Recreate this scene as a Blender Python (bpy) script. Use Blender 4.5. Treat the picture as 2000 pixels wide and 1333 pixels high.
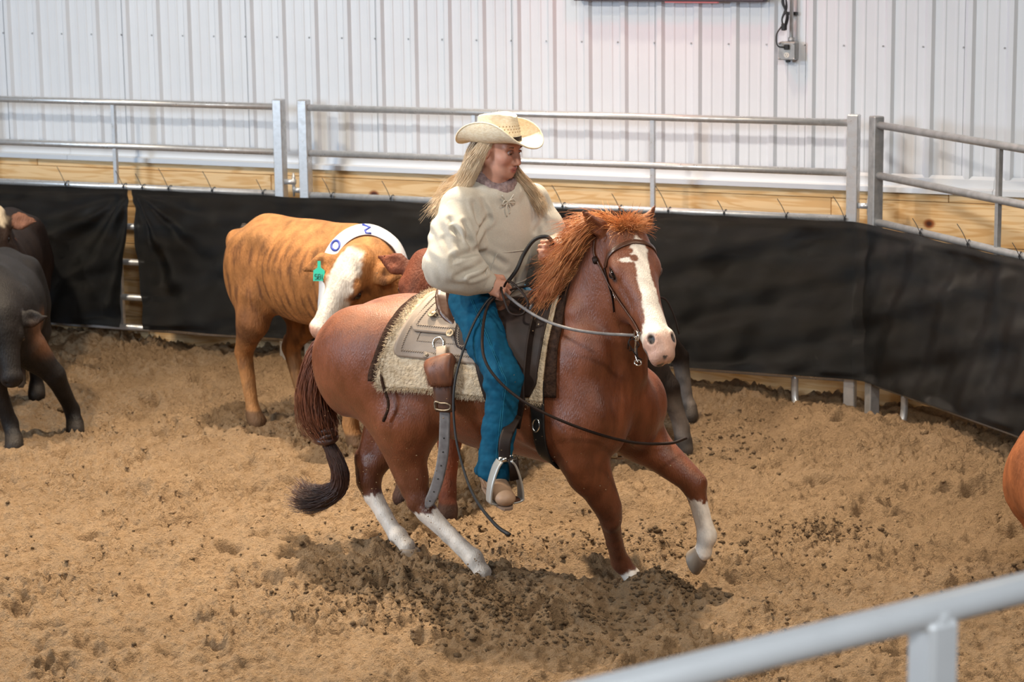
import bpy, math, random
import numpy as np
from mathutils import Matrix, Vector

# ------------------------------------------------------------------ camera, world, lights
scene = bpy.context.scene
for o in list(bpy.data.objects):
    bpy.data.objects.remove(o)
COL = scene.collection
rng = np.random.default_rng(7)
random.seed(7)

cam_d = bpy.data.cameras.new('camera')
cam_d.sensor_width = 36.0
cam_d.lens = 83.02
cam_d.clip_end = 200
cam_d.dof.use_dof = True
cam_d.dof.focus_distance = 9.75
cam_d.dof.aperture_fstop = 5.0
cam = bpy.data.objects.new('camera', cam_d)
COL.objects.link(cam)
PSI, PIT, ROL = 0.406336, 0.191563, -0.013006
_fw = Vector((-math.sin(PSI) * math.cos(PIT), math.cos(PSI) * math.cos(PIT), -math.sin(PIT)))
_r = _fw.cross(Vector((0, 0, 1))).normalized()
_u = _r.cross(_fw)
_R = _r * math.cos(ROL) + _u * math.sin(ROL)
_U = _u * math.cos(ROL) - _r * math.sin(ROL)
_m = Matrix((_R, _U, -_fw)).transposed().to_4x4()
_m.translation = (0, 0, 2.95)
cam.matrix_world = _m
scene.camera = cam

world = bpy.data.worlds.new('barn_ambient')
scene.world = world
world.use_nodes = True
_bg = world.node_tree.nodes['Background']
_bg.inputs[0].default_value = (0.80, 0.88, 1.0, 1)
_bg.inputs[1].default_value = 0.04

def area(name, loc, target, size, power, color, size_y=None, spread=180):
    d = bpy.data.lights.new(name, 'AREA')
    d.energy = power
    d.color = color
    d.size = size
    d.spread = math.radians(spread)
    if size_y:
        d.shape = 'RECTANGLE'
        d.size_y = size_y
    o = bpy.data.objects.new(name, d)
    o.location = loc
    o.rotation_euler = (Vector(target) - Vector(loc)).to_track_quat('-Z', 'Y').to_euler()
    COL.objects.link(o)
    return o

# daylight through the big sliding door on the left, cool
area('door_daylight', (-12.2, 2.0, 3.3), (-5.0, 11.0, 1.0), 2.0, 640, (0.66, 0.82, 1.0), 2.0)
# high-bay lamps under the roof, warm, with reflector hoods; last is an added fill
area('high_bay_or_fill_lamp', (-8.0, 5.2, 5.4), (-4.5, 11.0, 0.8), 0.3, 220, (1.0, 0.90, 0.78))
area('high_bay_or_fill_lamp', (-5.3, 11.2, 6.6), (-4.7, 9.2, 0), 0.40, 260, (1.0, 0.83, 0.63), spread=86)
area('high_bay_or_fill_lamp', (-8.4, 8.6, 6.4), (-7.4, 8.8, 0), 0.40, 190, (1.0, 0.82, 0.60), spread=110)
area('high_bay_or_fill_lamp', (0.2, 8.2, 6.4), (-0.6, 8.8, 0), 0.40, 90, (1.0, 0.82, 0.60), spread=110)
area('high_bay_or_fill_lamp', (-0.8, 4.6, 5.6), (-2.0, 13.0, 1.8), 0.40, 75, (1.0, 0.95, 0.88), spread=110)  # fill lamp added to brighten the right part of the wall
# added frontal fill, unseen above the stand behind the camera
area('front_fill_lamp', (0.9, -0.4, 5.0), (-3.2, 9.5, 1.2), 1.2, 190, (0.88, 0.94, 1.0))
# red lamp of the arena clock, up in front of the wall
area('red_clock_lamp', (-4.62, 12.45, 3.1), (-4.55, 13.1, 2.35), 0.15, 5, (1.0, 0.08, 0.05))
_sp = bpy.data.lights.new('red_beam', 'SPOT'); _sp.energy = 260; _sp.color = (1.0, 0.05, 0.02); _sp.spot_size = math.radians(7); _sp.spot_blend = .8; _sp.shadow_soft_size = .05
_so = bpy.data.objects.new('red_beam', _sp); _so.location = (-6.2, 13.0, 4.6); COL.objects.link(_so)
_so.rotation_euler = (Vector((-3.63, 9.03, 1.38)) - Vector(_so.location)).to_track_quat('-Z', 'Y').to_euler()

scene.view_settings.view_transform = 'Standard'
scene.view_settings.look = 'None'
scene.view_settings.exposure = 0.0
scene.view_settings.gamma = 1.0
scene.view_settings.use_curve_mapping = False

# ------------------------------------------------------------------ helpers: objects
def prop(o, label=None, cat=None, group=None, kind=None):
    if label: o['label'] = label
    if cat: o['category'] = cat
    if group: o['group'] = group
    if kind: o['kind'] = kind
    return o

def empty(name, loc=(0, 0, 0), rz=0.0, label=None, cat=None, group=None, kind=None):
    o = bpy.data.objects.new(name, None)
    o.empty_display_size = 0.1
    o.location = loc
    o.rotation_euler = (0, 0, rz)
    COL.objects.link(o)
    return prop(o, label, cat, group, kind)

def mesh(name, V, F, mat, parent=None, smooth=True, col=None, mats=None, fmat=None):
    """F: (n,3)/(n,4) array or list of polygons"""
    me = bpy.data.meshes.new(name)
    V = np.asarray(V, np.float32)
    if isinstance(F, np.ndarray):
        n, k = F.shape
        me.vertices.add(len(V)); me.vertices.foreach_set('co', V.ravel())
        me.loops.add(n * k); me.loops.foreach_set('vertex_index', F.astype(np.int32).ravel())
        me.polygons.add(n)
        me.polygons.foreach_set('loop_start', np.arange(0, n * k, k, dtype=np.int32))
        me.polygons.foreach_set('loop_total', np.full(n, k, np.int32))
        me.update(calc_edges=True)
        me.validate()
    else:
        me.from_pydata([tuple(map(float, v)) for v in V], [], F)
        me.update()
    if smooth:
        me.polygons.foreach_set('use_smooth', np.ones(len(me.polygons), bool))
    if col is not None:
        at = me.color_attributes.new('Col', 'FLOAT_COLOR', 'POINT')
        c = np.ones((len(V), 4), np.float32); c[:, :3] = col
        at.data.foreach_set('color', c.ravel())
    for m in ([mat] if mats is None else mats):
        me.materials.append(m)
    if fmat is not None:
        me.polygons.foreach_set('material_index', np.asarray(fmat, np.int32))
    o = bpy.data.objects.new(name, me)
    COL.objects.link(o)
    if parent: o.parent = parent
    return o

class MB:
    """collects simple solids into one mesh"""
    def __init__(s): s.V = []; s.F = []
    def put(s, V, F):
        b = len(s.V)
        s.V.extend([tuple(v) for v in V]); s.F.extend([tuple(b + i for i in f) for f in F])
        return s
    def box(s, lo, hi, bev=0.0):
        (x0, y0, z0), (x1, y1, z1) = lo, hi
        if bev <= 0:
            V = [(x0,y0,z0),(x1,y0,z0),(x1,y1,z0),(x0,y1,z0),(x0,y0,z1),(x1,y0,z1),(x1,y1,z1),(x0,y1,z1)]
            return s.put(V, [(3,2,1,0),(4,5,6,7),(0,1,5,4),(1,2,6,5),(2,3,7,6),(3,0,4,7)])
        c = [((x0+x1)/2,(y0+y1)/2)]
        b = bev
        ring = lambda i, z: [(x0+i+(0 if i else b),y0+i,z),(x1-i-(0 if i else b),y0+i,z),(x1-i,y0+i+(0 if i else b),z),(x1-i,y1-i-(0 if i else b),z),(x1-i-(0 if i else b),y1-i,z),(x0+i+(0 if i else b),y1-i,z),(x0+i,y1-i-(0 if i else b),z),(x0+i,y0+i+(0 if i else b),z)]
        R = [ring(b, z0), ring(0, z0 + b), ring(0, z1 - b), ring(b, z1)]
        V = [p for r in R for p in r]
        F = [tuple(range(7, -1, -1)), tuple(range(24, 32))]
        for k in range(3):
            for i in range(8):
                j = (i + 1) % 8
                F.append((k*8+i, k*8+j, k*8+8+j, k*8+8+i))
        return s.put(V, F)
    def tube(s, pts, r, n=10, flat=None, closed=False, caps=True):
        V, F = tube_geo(pts, r, n, flat, closed, caps)
        return s.put(V, F)
    def build(s, name, mat, parent=None, smooth=True):
        o = mesh(name, s.V, s.F, mat, parent, smooth)
        return o

def tube_geo(pts, r, n=10, flat=None, closed=False, caps=True):
    """sweep; flat=(normal vector, thickness ratio) gives a strap whose thin side faces the normal"""
    P = np.asarray(pts, float); m = len(P)
    r = np.full(m, r, float) if np.isscalar(r) else np.asarray(r, float)
    T = np.zeros_like(P)
    if closed:
        T = np.roll(P, -1, 0) - np.roll(P, 1, 0)
    else:
        T[1:-1] = P[2:] - P[:-2]; T[0] = P[1] - P[0]; T[-1] = P[-1] - P[-2]
    T /= np.linalg.norm(T, axis=1)[:, None] + 1e-12
    V = []
    if flat is not None:
        up0 = np.asarray(flat[0], float)
    else:
        up0 = np.array([0, 0, 1.0]) if abs(T[0, 2]) < 0.9 else np.array([1.0, 0, 0])
    nn = up0
    for i in range(m):
        ref = up0 if flat is not None else nn
        if flat is not None and up0.ndim == 2: ref = up0[i]
        a = ref - T[i] * (ref @ T[i])
        a /= np.linalg.norm(a) + 1e-12
        nn = a
        b = np.cross(T[i], a)
        k = flat[1] if flat is not None else 1.0
        for j in range(n):
            t = 2 * math.pi * (j + 0.5) / n
            ca, sa = math.cos(t), math.sin(t)
            if flat is not None:   # squarer strap section
                e = 0.45
                ca = math.copysign(abs(ca) ** e, ca); sa = math.copysign(abs(sa) ** e, sa)
            V.append(P[i] + r[i] * (k * ca * a + sa * b))
    F = []
    for i in range(m if closed else m - 1):
        i2 = (i + 1) % m
        for j in range(n):
            j2 = (j + 1) % n
            F.append((i*n+j, i*n+j2, i2*n+j2, i2*n+j))
    if caps and not closed:
        F.append(tuple(range(n - 1, -1, -1))); F.append(tuple(range((m-1)*n, m*n)))
    return V, F

def spline(P, n):
    """Catmull-Rom through P, n samples"""
    P = np.asarray(P, float)
    Q = np.vstack([2*P[0]-P[1], P, 2*P[-1]-P[-2]])
    u = np.linspace(0, len(P) - 1 - 1e-9, n); i = u.astype(int); t = (u - i)[:, None]
    a, b, c, d = Q[i], Q[i+1], Q[i+2], Q[i+3]
    return 0.5*((2*b)+(c-a)*t+(2*a-5*b+4*c-d)*t*t+(3*b-a-3*c+d)*t**3)

def strands(S, r0, r1=0.2, sides=3):
    """S: (k,n,3) polylines -> one mesh of thin tapered hairs"""
    S = np.asarray(S, float); k, n, _ = S.shape
    T = np.gradient(S, axis=1); T /= np.linalg.norm(T, axis=2, keepdims=True) + 1e-12
    ref = np.array([0.31, 0.87, 0.38]); a = np.cross(T, ref); a /= np.linalg.norm(a, axis=2, keepdims=True) + 1e-12
    b = np.cross(T, a)
    rad = (np.asarray(r0, float).reshape(-1, 1) if not np.isscalar(r0) else np.full((k, 1), r0)) * np.linspace(1, r1, n)[None]
    V = np.zeros((k, n, sides, 3))
    for j in range(sides):
        t = 2*math.pi*j/sides
        V[:, :, j] = S + rad[..., None]*(math.cos(t)*a + math.sin(t)*b)
    idx = np.arange(k*n*sides).reshape(k, n, sides)
    F = []
    for j in range(sides):
        j2 = (j+1) % sides
        F.append(np.stack([idx[:, :-1, j], idx[:, :-1, j2], idx[:, 1:, j2], idx[:, 1:, j]], -1).reshape(-1, 4))
    return V.reshape(-1, 3), np.concatenate(F)

# ------------------------------------------------------------------ helpers: sculpting with distance fields
class SDF:
    def __init__(s, lo, hi, h):
        s.lo = np.array(lo, np.float32); s.h = h
        s.n = np.ceil((np.array(hi) - s.lo) / h).astype(int) + 1
        s.v = np.full(tuple(s.n), 1.0, np.float32)
    def blk(s, lo, hi):
        i0 = np.clip(np.floor((np.asarray(lo) - s.lo) / s.h).astype(int), 0, s.n)
        i1 = np.clip(np.ceil((np.asarray(hi) - s.lo) / s.h).astype(int) + 1, 0, s.n)
        sl = tuple(slice(a, b) for a, b in zip(i0, i1))
        ax = [(s.lo[d] + np.arange(i0[d], i1[d], dtype=np.float32) * s.h).astype(np.float32) for d in range(3)]
        return sl, ax[0][:, None, None], ax[1][None, :, None], ax[2][None, None, :]
    def _comb(s, sl, d, k, op):
        a = s.v[sl]
        if a.size == 0: return
        if op == 'sub':
            d = -d
            h = np.maximum(k - np.abs(a - d), 0) / max(k, 1e-6)
            s.v[sl] = np.maximum(a, d) + h*h*k*0.25
        else:
            h = np.maximum(k - np.abs(a - d), 0) / max(k, 1e-6)
            s.v[sl] = np.minimum(a, d) - h*h*k*0.25
    def cone(s, a, b, ra, rb, k=0.03, flat=None, op='add'):
        a = np.asarray(a, np.float32); b = np.asarray(b, np.float32)
        m = max(ra, rb) * (max(1.0, flat[1]) if flat else 1.0) + k*2.0 + 3*s.h
        sl, X, Y, Z = s.blk(np.minimum(a, b) - m, np.maximum(a, b) + m)
        ba = b - a; L2 = max(float(ba @ ba), 1e-9)
        px, py, pz = X - a[0], Y - a[1], Z - a[2]
        t = np.clip((px*ba[0] + py*ba[1] + pz*ba[2]) / L2, 0, 1)
        px = px - t*ba[0]; py = py - t*ba[1]; pz = pz - t*ba[2]
        q = px*px + py*py + pz*pz
        if flat is not None:
            n = np.asarray(flat[0], float); n = n / np.linalg.norm(n); c = px*n[0] + py*n[1] + pz*n[2]
            q = q + c*c*(1.0/flat[1]**2 - 1.0)
        d = np.sqrt(np.maximum(q, 0)) - (ra + (rb - ra)*t)
        if flat is not None and flat[1] < 1: d = d * (0.5 + 0.5*flat[1])
        s._comb(sl, d, k, op)
        return s
    def chain(s, pts, rad, k=0.03, flat=None, op='add'):
        for i in range(len(pts) - 1):
            s.cone(pts[i], pts[i+1], rad[i], rad[i+1], k, flat, op)
        return s
    def ell(s, c, r, R=None, k=0.05, op='add'):
        c = np.asarray(c, np.float32); r = np.asarray(r, np.float32)
        R = np.eye(3) if R is None else np.asarray(R, float)
        ext = np.sqrt(((R * r[:, None])**2).sum(0)) + k*2.0 + 3*s.h
        sl, X, Y, Z = s.blk(c - ext, c + ext)
        px, py, pz = X - c[0], Y - c[1], Z - c[2]
        k0 = 0; k1 = 0
        for i in range(3):
            u = px*R[i, 0] + py*R[i, 1] + pz*R[i, 2]
            k0 = k0 + (u / r[i])**2; k1 = k1 + (u / (r[i]*r[i]))**2
        k0 = np.sqrt(k0); k1 = np.sqrt(k1) + 1e-6
        s._comb(sl, k0*(k0 - 1)/k1, k, op)
        return s
    def mesh(s, smooth=4):
        v = s.v; neg = v < 0
        nx, ny, nz = v.shape
        c = np.zeros((nx-1, ny-1, nz-1), np.uint8)
        offs = [(i, j, k) for i in (0, 1) for j in (0, 1) for k in (0, 1)]
        for (i, j, k) in offs:
            c += neg[i:nx-1+i, j:ny-1+j, k:nz-1+k]
        act = np.argwhere((c > 0) & (c < 8))
        lut = np.full(c.shape, -1, np.int32); lut[tuple(act.T)] = np.arange(len(act))
        val = np.stack([v[act[:, 0]+i, act[:, 1]+j, act[:, 2]+k] for (i, j, k) in offs], 1)
        acc = np.zeros((len(act), 3)); cnt = np.zeros(len(act))
        O = np.array(offs, float)
        for a in range(8):
            for b in range(a+1, 8):
                if np.abs(O[a] - O[b]).sum() != 1: continue
                m = (val[:, a] < 0) != (val[:, b] < 0)
                t = val[m, a] / (val[m, a] - val[m, b])
                acc[m] += O[a] + t[:, None]*(O[b] - O[a]); cnt[m] += 1
        V = (act + acc / cnt[:, None]) * s.h + s.lo
        F = []
        for ax in range(3):
            sl0 = [slice(None)]*3; sl1 = [slice(None)]*3
            sl0[ax] = slice(0, -1); sl1[ax] = slice(1, None)
            A = neg[tuple(sl0)]; B = neg[tuple(sl1)]
            e = np.argwhere(A != B)
            o1, o2 = [(1, 2), (2, 0), (0, 1)][ax]
            ok = (e[:, o1] > 0) & (e[:, o2] > 0) & (e[:, o1] < v.shape[o1]-1) & (e[:, o2] < v.shape[o2]-1)
            e = e[ok]
            q = []
            for (p, r_) in ((-1, -1), (0, -1), (0, 0), (-1, 0)):
                g = e.copy(); g[:, o1] += p; g[:, o2] += r_
                q.append(lut[tuple(g.T)])
            q = np.stack(q, 1)
            flip = ~A[tuple(e.T)]
            q[flip] = q[flip][:, ::-1]
            F.append(q)
        F = np.concatenate(F)
        F = F[(F >= 0).all(1)]
        V = relax(V, F, smooth)
        return V, F

def relax(V, F, it, lam=0.5, mu=-0.52):
    E = np.concatenate([F[:, [0, 1]], F[:, [1, 2]], F[:, [2, 3]], F[:, [3, 0]]])
    n = len(V); deg = np.bincount(E[:, 0], minlength=n) + np.bincount(E[:, 1], minlength=n)
    for i in range(it):
        for l in (lam, mu):
            acc = np.zeros_like(V)
            for d in range(3):
                acc[:, d] = np.bincount(E[:, 0], V[E[:, 1], d], n) + np.bincount(E[:, 1], V[E[:, 0], d], n)
            V = V + l*(acc / np.maximum(deg, 1)[:, None] - V)
    return V

def normals(V, F):
    f = np.cross(V[F[:, 2]] - V[F[:, 0]], V[F[:, 3]] - V[F[:, 1]])
    N = np.zeros_like(V)
    for j in range(4):
        for d in range(3):
            N[:, d] += np.bincount(F[:, j], f[:, d], len(V))
    return N / (np.linalg.norm(N, axis=1)[:, None] + 1e-12)

def frame(fwd, up=(0, 0, 1)):
    """rows: forward, left, up (orthonormal)"""
    f = np.asarray(fwd, float); f = f / np.linalg.norm(f)
    l = np.cross(up, f); l /= np.linalg.norm(l)
    return np.array([f, l, np.cross(f, l)])

def hash3(P, s):
    """cheap smooth pseudo noise on points, about -1..1"""
    P = np.asarray(P, float)*s
    a = np.sin(P[:, 0]*1.7+P[:, 1]*2.3+1.3)+np.sin(P[:, 1]*1.9-P[:, 2]*2.7+4.1)+np.sin(P[:, 2]*2.1+P[:, 0]*1.3+2.2)
    b = np.sin(P[:, 0]*4.1-P[:, 2]*3.3+.7)+np.sin(P[:, 1]*3.7+P[:, 0]*4.6+5.0)+np.sin(P[:, 2]*5.1+P[:, 1]*2.9+.2)
    return (a + 0.6*b) / 4.0

def sstep(a, b, x):
    t = np.clip((x - a)/(b - a), 0, 1); return t*t*(3 - 2*t)

def srgb(r, g, b):
    f = lambda c: (c/255/12.92) if c/255 <= 0.04045 else ((c/255+0.055)/1.055)**2.4
    return (f(r), f(g), f(b))

# ------------------------------------------------------------------ helpers: materials
def mat(name, color=(.5, .5, .5), rough=.6, metal=0.0, col2=None, nscale=8.0, stretch=(1, 1, 1), bump=0.0, bscale=60.0,
        attr=False, amount=0.5, spec=0.5, sheen=0.0, detail=6.0, bdist=0.01, coat=0.0, bstretch=None, rvar=0.0, coords='Object'):
    m = bpy.data.materials.new(name); m.use_nodes = True
    nt = m.node_tree; N = nt.nodes; L = nt.links
    p = N['Principled BSDF']
    p.inputs['Roughness'].default_value = rough
    p.inputs['Metallic'].default_value = metal
    p.inputs['Specular IOR Level'].default_value = spec
    if sheen:
        p.inputs['Sheen Weight'].default_value = sheen
        p.inputs['Sheen Roughness'].default_value = 0.4
    if coat:
        p.inputs['Coat Weight'].default_value = coat
        p.inputs['Coat Roughness'].default_value = 0.25
    tc = N.new('ShaderNodeTexCoord')
    mp = N.new('ShaderNodeMapping'); mp.inputs['Scale'].default_value = stretch
    L.new(tc.outputs[coords], mp.inputs['Vector'])
    no = N.new('ShaderNodeTexNoise'); no.inputs['Scale'].default_value = nscale; no.inputs['Detail'].default_value = detail
    L.new(mp.outputs[0], no.inputs['Vector'])
    rm = N.new('ShaderNodeMapRange'); rm.inputs[1].default_value = 0.32; rm.inputs[2].default_value = 0.68
    L.new(no.outputs['Fac'], rm.inputs[0])
    if attr:
        at = N.new('ShaderNodeAttribute'); at.attribute_name = 'Col'
        mx = N.new('ShaderNodeMix'); mx.data_type = 'RGBA'; mx.blend_type = 'MULTIPLY'
        mx.inputs['Factor'].default_value = 1.0
        L.new(at.outputs['Color'], mx.inputs['A'])
        r2 = N.new('ShaderNodeMapRange'); r2.inputs[3].default_value = 1 - amount; r2.inputs[4].default_value = 1 + amount*0.6
        L.new(rm.outputs[0], r2.inputs[0])
        L.new(r2.outputs[0], mx.inputs['B'])
        L.new(mx.outputs['Result'], p.inputs['Base Color'])
    elif col2 is not None:
        mx = N.new('ShaderNodeMix'); mx.data_type = 'RGBA'
        mx.inputs['A'].default_value = (*color, 1); mx.inputs['B'].default_value = (*col2, 1)
        L.new(rm.outputs[0], mx.inputs['Factor'])
        L.new(mx.outputs['Result'], p.inputs['Base Color'])
    else:
        p.inputs['Base Color'].default_value = (*color, 1)
    if rvar:
        r3 = N.new('ShaderNodeMapRange'); r3.inputs[3].default_value = rough - rvar; r3.inputs[4].default_value = rough + rvar
        L.new(rm.outputs[0], r3.inputs[0]); L.new(r3.outputs[0], p.inputs['Roughness'])
    if bump:
        n2 = N.new('ShaderNodeTexNoise'); n2.inputs['Scale'].default_value = bscale; n2.inputs['Detail'].default_value = 4
        if bstretch is not None:
            mp2 = N.new('ShaderNodeMapping'); mp2.inputs['Scale'].default_value = bstretch
            L.new(tc.outputs[coords], mp2.inputs['Vector']); L.new(mp2.outputs[0], n2.inputs['Vector'])
        else:
            L.new(tc.outputs[coords], n2.inputs['Vector'])
        b = N.new('ShaderNodeBump'); b.inputs['Strength'].default_value = bump; b.inputs['Distance'].default_value = bdist
        L.new(n2.outputs['Fac'], b.inputs['Height']); L.new(b.outputs[0], p.inputs['Normal'])
    return m

def emis(name, color, strength):
    m = bpy.data.materials.new(name); m.use_nodes = True
    p = m.node_tree.nodes['Principled BSDF']
    p.inputs['Base Color'].default_value = (*color, 1)
    p.inputs['Emission Color'].default_value = (*color, 1)
    p.inputs['Emission Strength'].default_value = strength
    return m
# ------------------------------------------------------------------ materials of the place
M = {}
M['steel_white'] = mat('painted_steel_white', (.72, .755, .80), .38, col2=(.68, .715, .76), nscale=3, spec=.4)
M['trim_white'] = mat('painted_trim_white', (.70, .745, .80), .4)
M['galv'] = mat('galvanised_steel', (.66, .67, .68), .36, .6, col2=(.50, .51, .52), nscale=26, rvar=.09, bump=.15, bscale=90, bdist=.002)
M['galv_dull'] = mat('galvanised_steel_dull', (.50, .51, .52), .46, .6, col2=(.33, .34, .35), nscale=18, rvar=.08, bump=.2, bscale=80, bdist=.002)
M['alu'] = mat('brushed_aluminium', (.95, .955, .95), .34, .10, col2=(.90, .905, .90), nscale=12)
M['black_plastic'] = mat('black_plastic', (.012, .012, .013), .45)
M['grey_box'] = mat('cast_grey_metal', (.40, .41, .41), .5, .5, col2=(.30, .31, .31), nscale=30)

def wood_mat():
    m = bpy.data.materials.new('pine_boards'); m.use_nodes = True
    nt = m.node_tree; N = nt.nodes; L = nt.links; p = N['Principled BSDF']
    tc = N.new('ShaderNodeTexCoord'); oi = N.new('ShaderNodeObjectInfo')
    vm = N.new('ShaderNodeVectorMath'); vm.operation = 'MULTIPLY_ADD'
    cx = N.new('ShaderNodeCombineXYZ')
    for i, s in enumerate((37.0, 11.0, 19.0)):
        q = N.new('ShaderNodeMath'); q.operation = 'MULTIPLY'; q.inputs[1].default_value = s
        L.new(oi.outputs['Random'], q.inputs[0]); L.new(q.outputs[0], cx.inputs[i])
    vm.inputs[1].default_value = (1, 1, 1)
    L.new(tc.outputs['Object'], vm.inputs[0]); L.new(cx.outputs[0], vm.inputs[2])
    mp = N.new('ShaderNodeMapping'); mp.inputs['Scale'].default_value = (.55, 3, 5.5); L.new(vm.outputs[0], mp.inputs[0])
    # growth rings bent by noise
    n1 = N.new('ShaderNodeTexNoise'); n1.inputs['Scale'].default_value = 2.2; n1.inputs['Detail'].default_value = 3; n1.inputs['Distortion'].default_value = .6
    L.new(mp.outputs[0], n1.inputs['Vector'])
    mul = N.new('ShaderNodeMath'); mul.operation = 'MULTIPLY'; mul.inputs[1].default_value = 42
    L.new(n1.outputs['Fac'], mul.inputs[0])
    sn = N.new('ShaderNodeMath'); sn.operation = 'SINE'; L.new(mul.outputs[0], sn.inputs[0])
    rp = N.new('ShaderNodeValToRGB')
    rp.color_ramp.elements[0].position = .25; rp.color_ramp.elements[0].color = (.80, .555, .29, 1)
    rp.color_ramp.elements[1].position = .95; rp.color_ramp.elements[1].color = (.68, .41, .17, 1)
    rs = N.new('ShaderNodeMapRange'); rs.inputs[1].default_value = -1; L.new(sn.outputs[0], rs.inputs[0]); L.new(rs.outputs[0], rp.inputs[0])
    # knots
    mk = N.new('ShaderNodeMapping'); mk.inputs['Scale'].default_value = (1.1, 1.0, 3.2); L.new(vm.outputs[0], mk.inputs[0])
    vo = N.new('ShaderNodeTexVoronoi'); vo.inputs['Scale'].default_value = 1.25; vo.inputs['Randomness'].default_value = 1.0
    mk.inputs['Scale'].default_value = (1.6, .01, 1.9)
    L.new(mk.outputs[0], vo.inputs['Vector'])
    kr = N.new('ShaderNodeValToRGB'); kr.color_ramp.elements[0].position = .035; kr.color_ramp.elements[0].color = (.10, .035, .018, 1)
    kr.color_ramp.elements[1].position = .085; kr.color_ramp.elements[1].color = (1, 1, 1, 1)
    e = kr.color_ramp.elements.new(.055); e.color = (.42, .20, .10, 1)
    L.new(vo.outputs['Distance'], kr.inputs[0])
    mx = N.new('ShaderNodeMix'); mx.data_type = 'RGBA'; mx.blend_type = 'MULTIPLY'; mx.inputs['Factor'].default_value = 1
    L.new(rp.outputs[0], mx.inputs['A']); L.new(kr.outputs[0], mx.inputs['B'])
    br = N.new('ShaderNodeMapRange'); br.inputs[3].default_value = .86; br.inputs[4].default_value = 1.1; L.new(oi.outputs['Random'], br.inputs[0])
    m2 = N.new('ShaderNodeMix'); m2.data_type = 'RGBA'; m2.blend_type = 'MULTIPLY'; m2.inputs['Factor'].default_value = 1
    L.new(mx.outputs['Result'], m2.inputs['A']); L.new(br.outputs[0], m2.inputs['B'])
    L.new(m2.outputs['Result'], p.inputs['Base Color'])
    p.inputs['Roughness'].default_value = .62
    return m
M['wood'] = wood_mat()

def dirt_mat(name='arena_dirt', dark=1.0):
    m = bpy.data.materials.new(name); m.use_nodes = True
    nt = m.node_tree; N = nt.nodes; L = nt.links; p = N['Principled BSDF']
    tc = N.new('ShaderNodeTexCoord')
    def noise(s, d=6, r=.6):
        n = N.new('ShaderNodeTexNoise'); n.inputs['Scale'].default_value = s; n.inputs['Detail'].default_value = d; n.inputs['Roughness'].default_value = r
        L.new(tc.outputs['Object'], n.inputs['Vector']); return n
    a = noise(1.3, 5); b = noise(22, 6, .7); c = noise(150, 3, .7)
    rp = N.new('ShaderNodeValToRGB')
    rp.color_ramp.elements[0].position = .30; rp.color_ramp.elements[0].color = (.215*dark, .140*dark, .079*dark, 1)
    rp.color_ramp.elements[1].position = .62; rp.color_ramp.elements[1].color = (.42*dark, .285*dark, .165*dark, 1)
    ad = N.new('ShaderNodeMath'); ad.operation = 'MULTIPLY_ADD'; ad.inputs[1].default_value = .45
    ad2 = N.new('ShaderNodeMath'); ad2.operation = 'MULTIPLY_ADD'; ad2.inputs[1].default_value = .3
    L.new(b.outputs['Fac'], ad.inputs[0]); L.new(c.outputs['Fac'], ad2.inputs[0])
    sc = N.new('ShaderNodeMath'); sc.operation = 'MULTIPLY'; sc.inputs[1].default_value = .25; L.new(a.outputs['Fac'], sc.inputs[0])
    L.new(sc.outputs[0], ad2.inputs[2]); L.new(ad2.outputs[0], ad.inputs[2])
    L.new(ad.outputs[0], rp.inputs[0]); L.new(rp.outputs[0], p.inputs['Base Color'])
    p.inputs['Roughness'].default_value = .95; p.inputs['Specular IOR Level'].default_value = .15
    d_ = noise(68, 4, .65)
    hb = N.new('ShaderNodeMath'); hb.operation = 'MULTIPLY_ADD'; hb.inputs[1].default_value = 1.6
    L.new(b.outputs['Fac'], hb.inputs[0]); L.new(c.outputs['Fac'], hb.inputs[2])
    h2 = N.new('ShaderNodeMath'); h2.operation = 'MULTIPLY_ADD'; h2.inputs[1].default_value = 1.7
    L.new(d_.outputs['Fac'], h2.inputs[0]); L.new(hb.outputs[0], h2.inputs[2])
    bp = N.new('ShaderNodeBump'); bp.inputs['Strength'].default_value = 1.0; bp.inputs['Distance'].default_value = .016
    L.new(h2.outputs[0], bp.inputs['Height']); L.new(bp.outputs[0], p.inputs['Normal'])
    return m
M['dirt'] = dirt_mat()
M['dirt_dark'] = dirt_mat('moist_dirt', .58)

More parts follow.
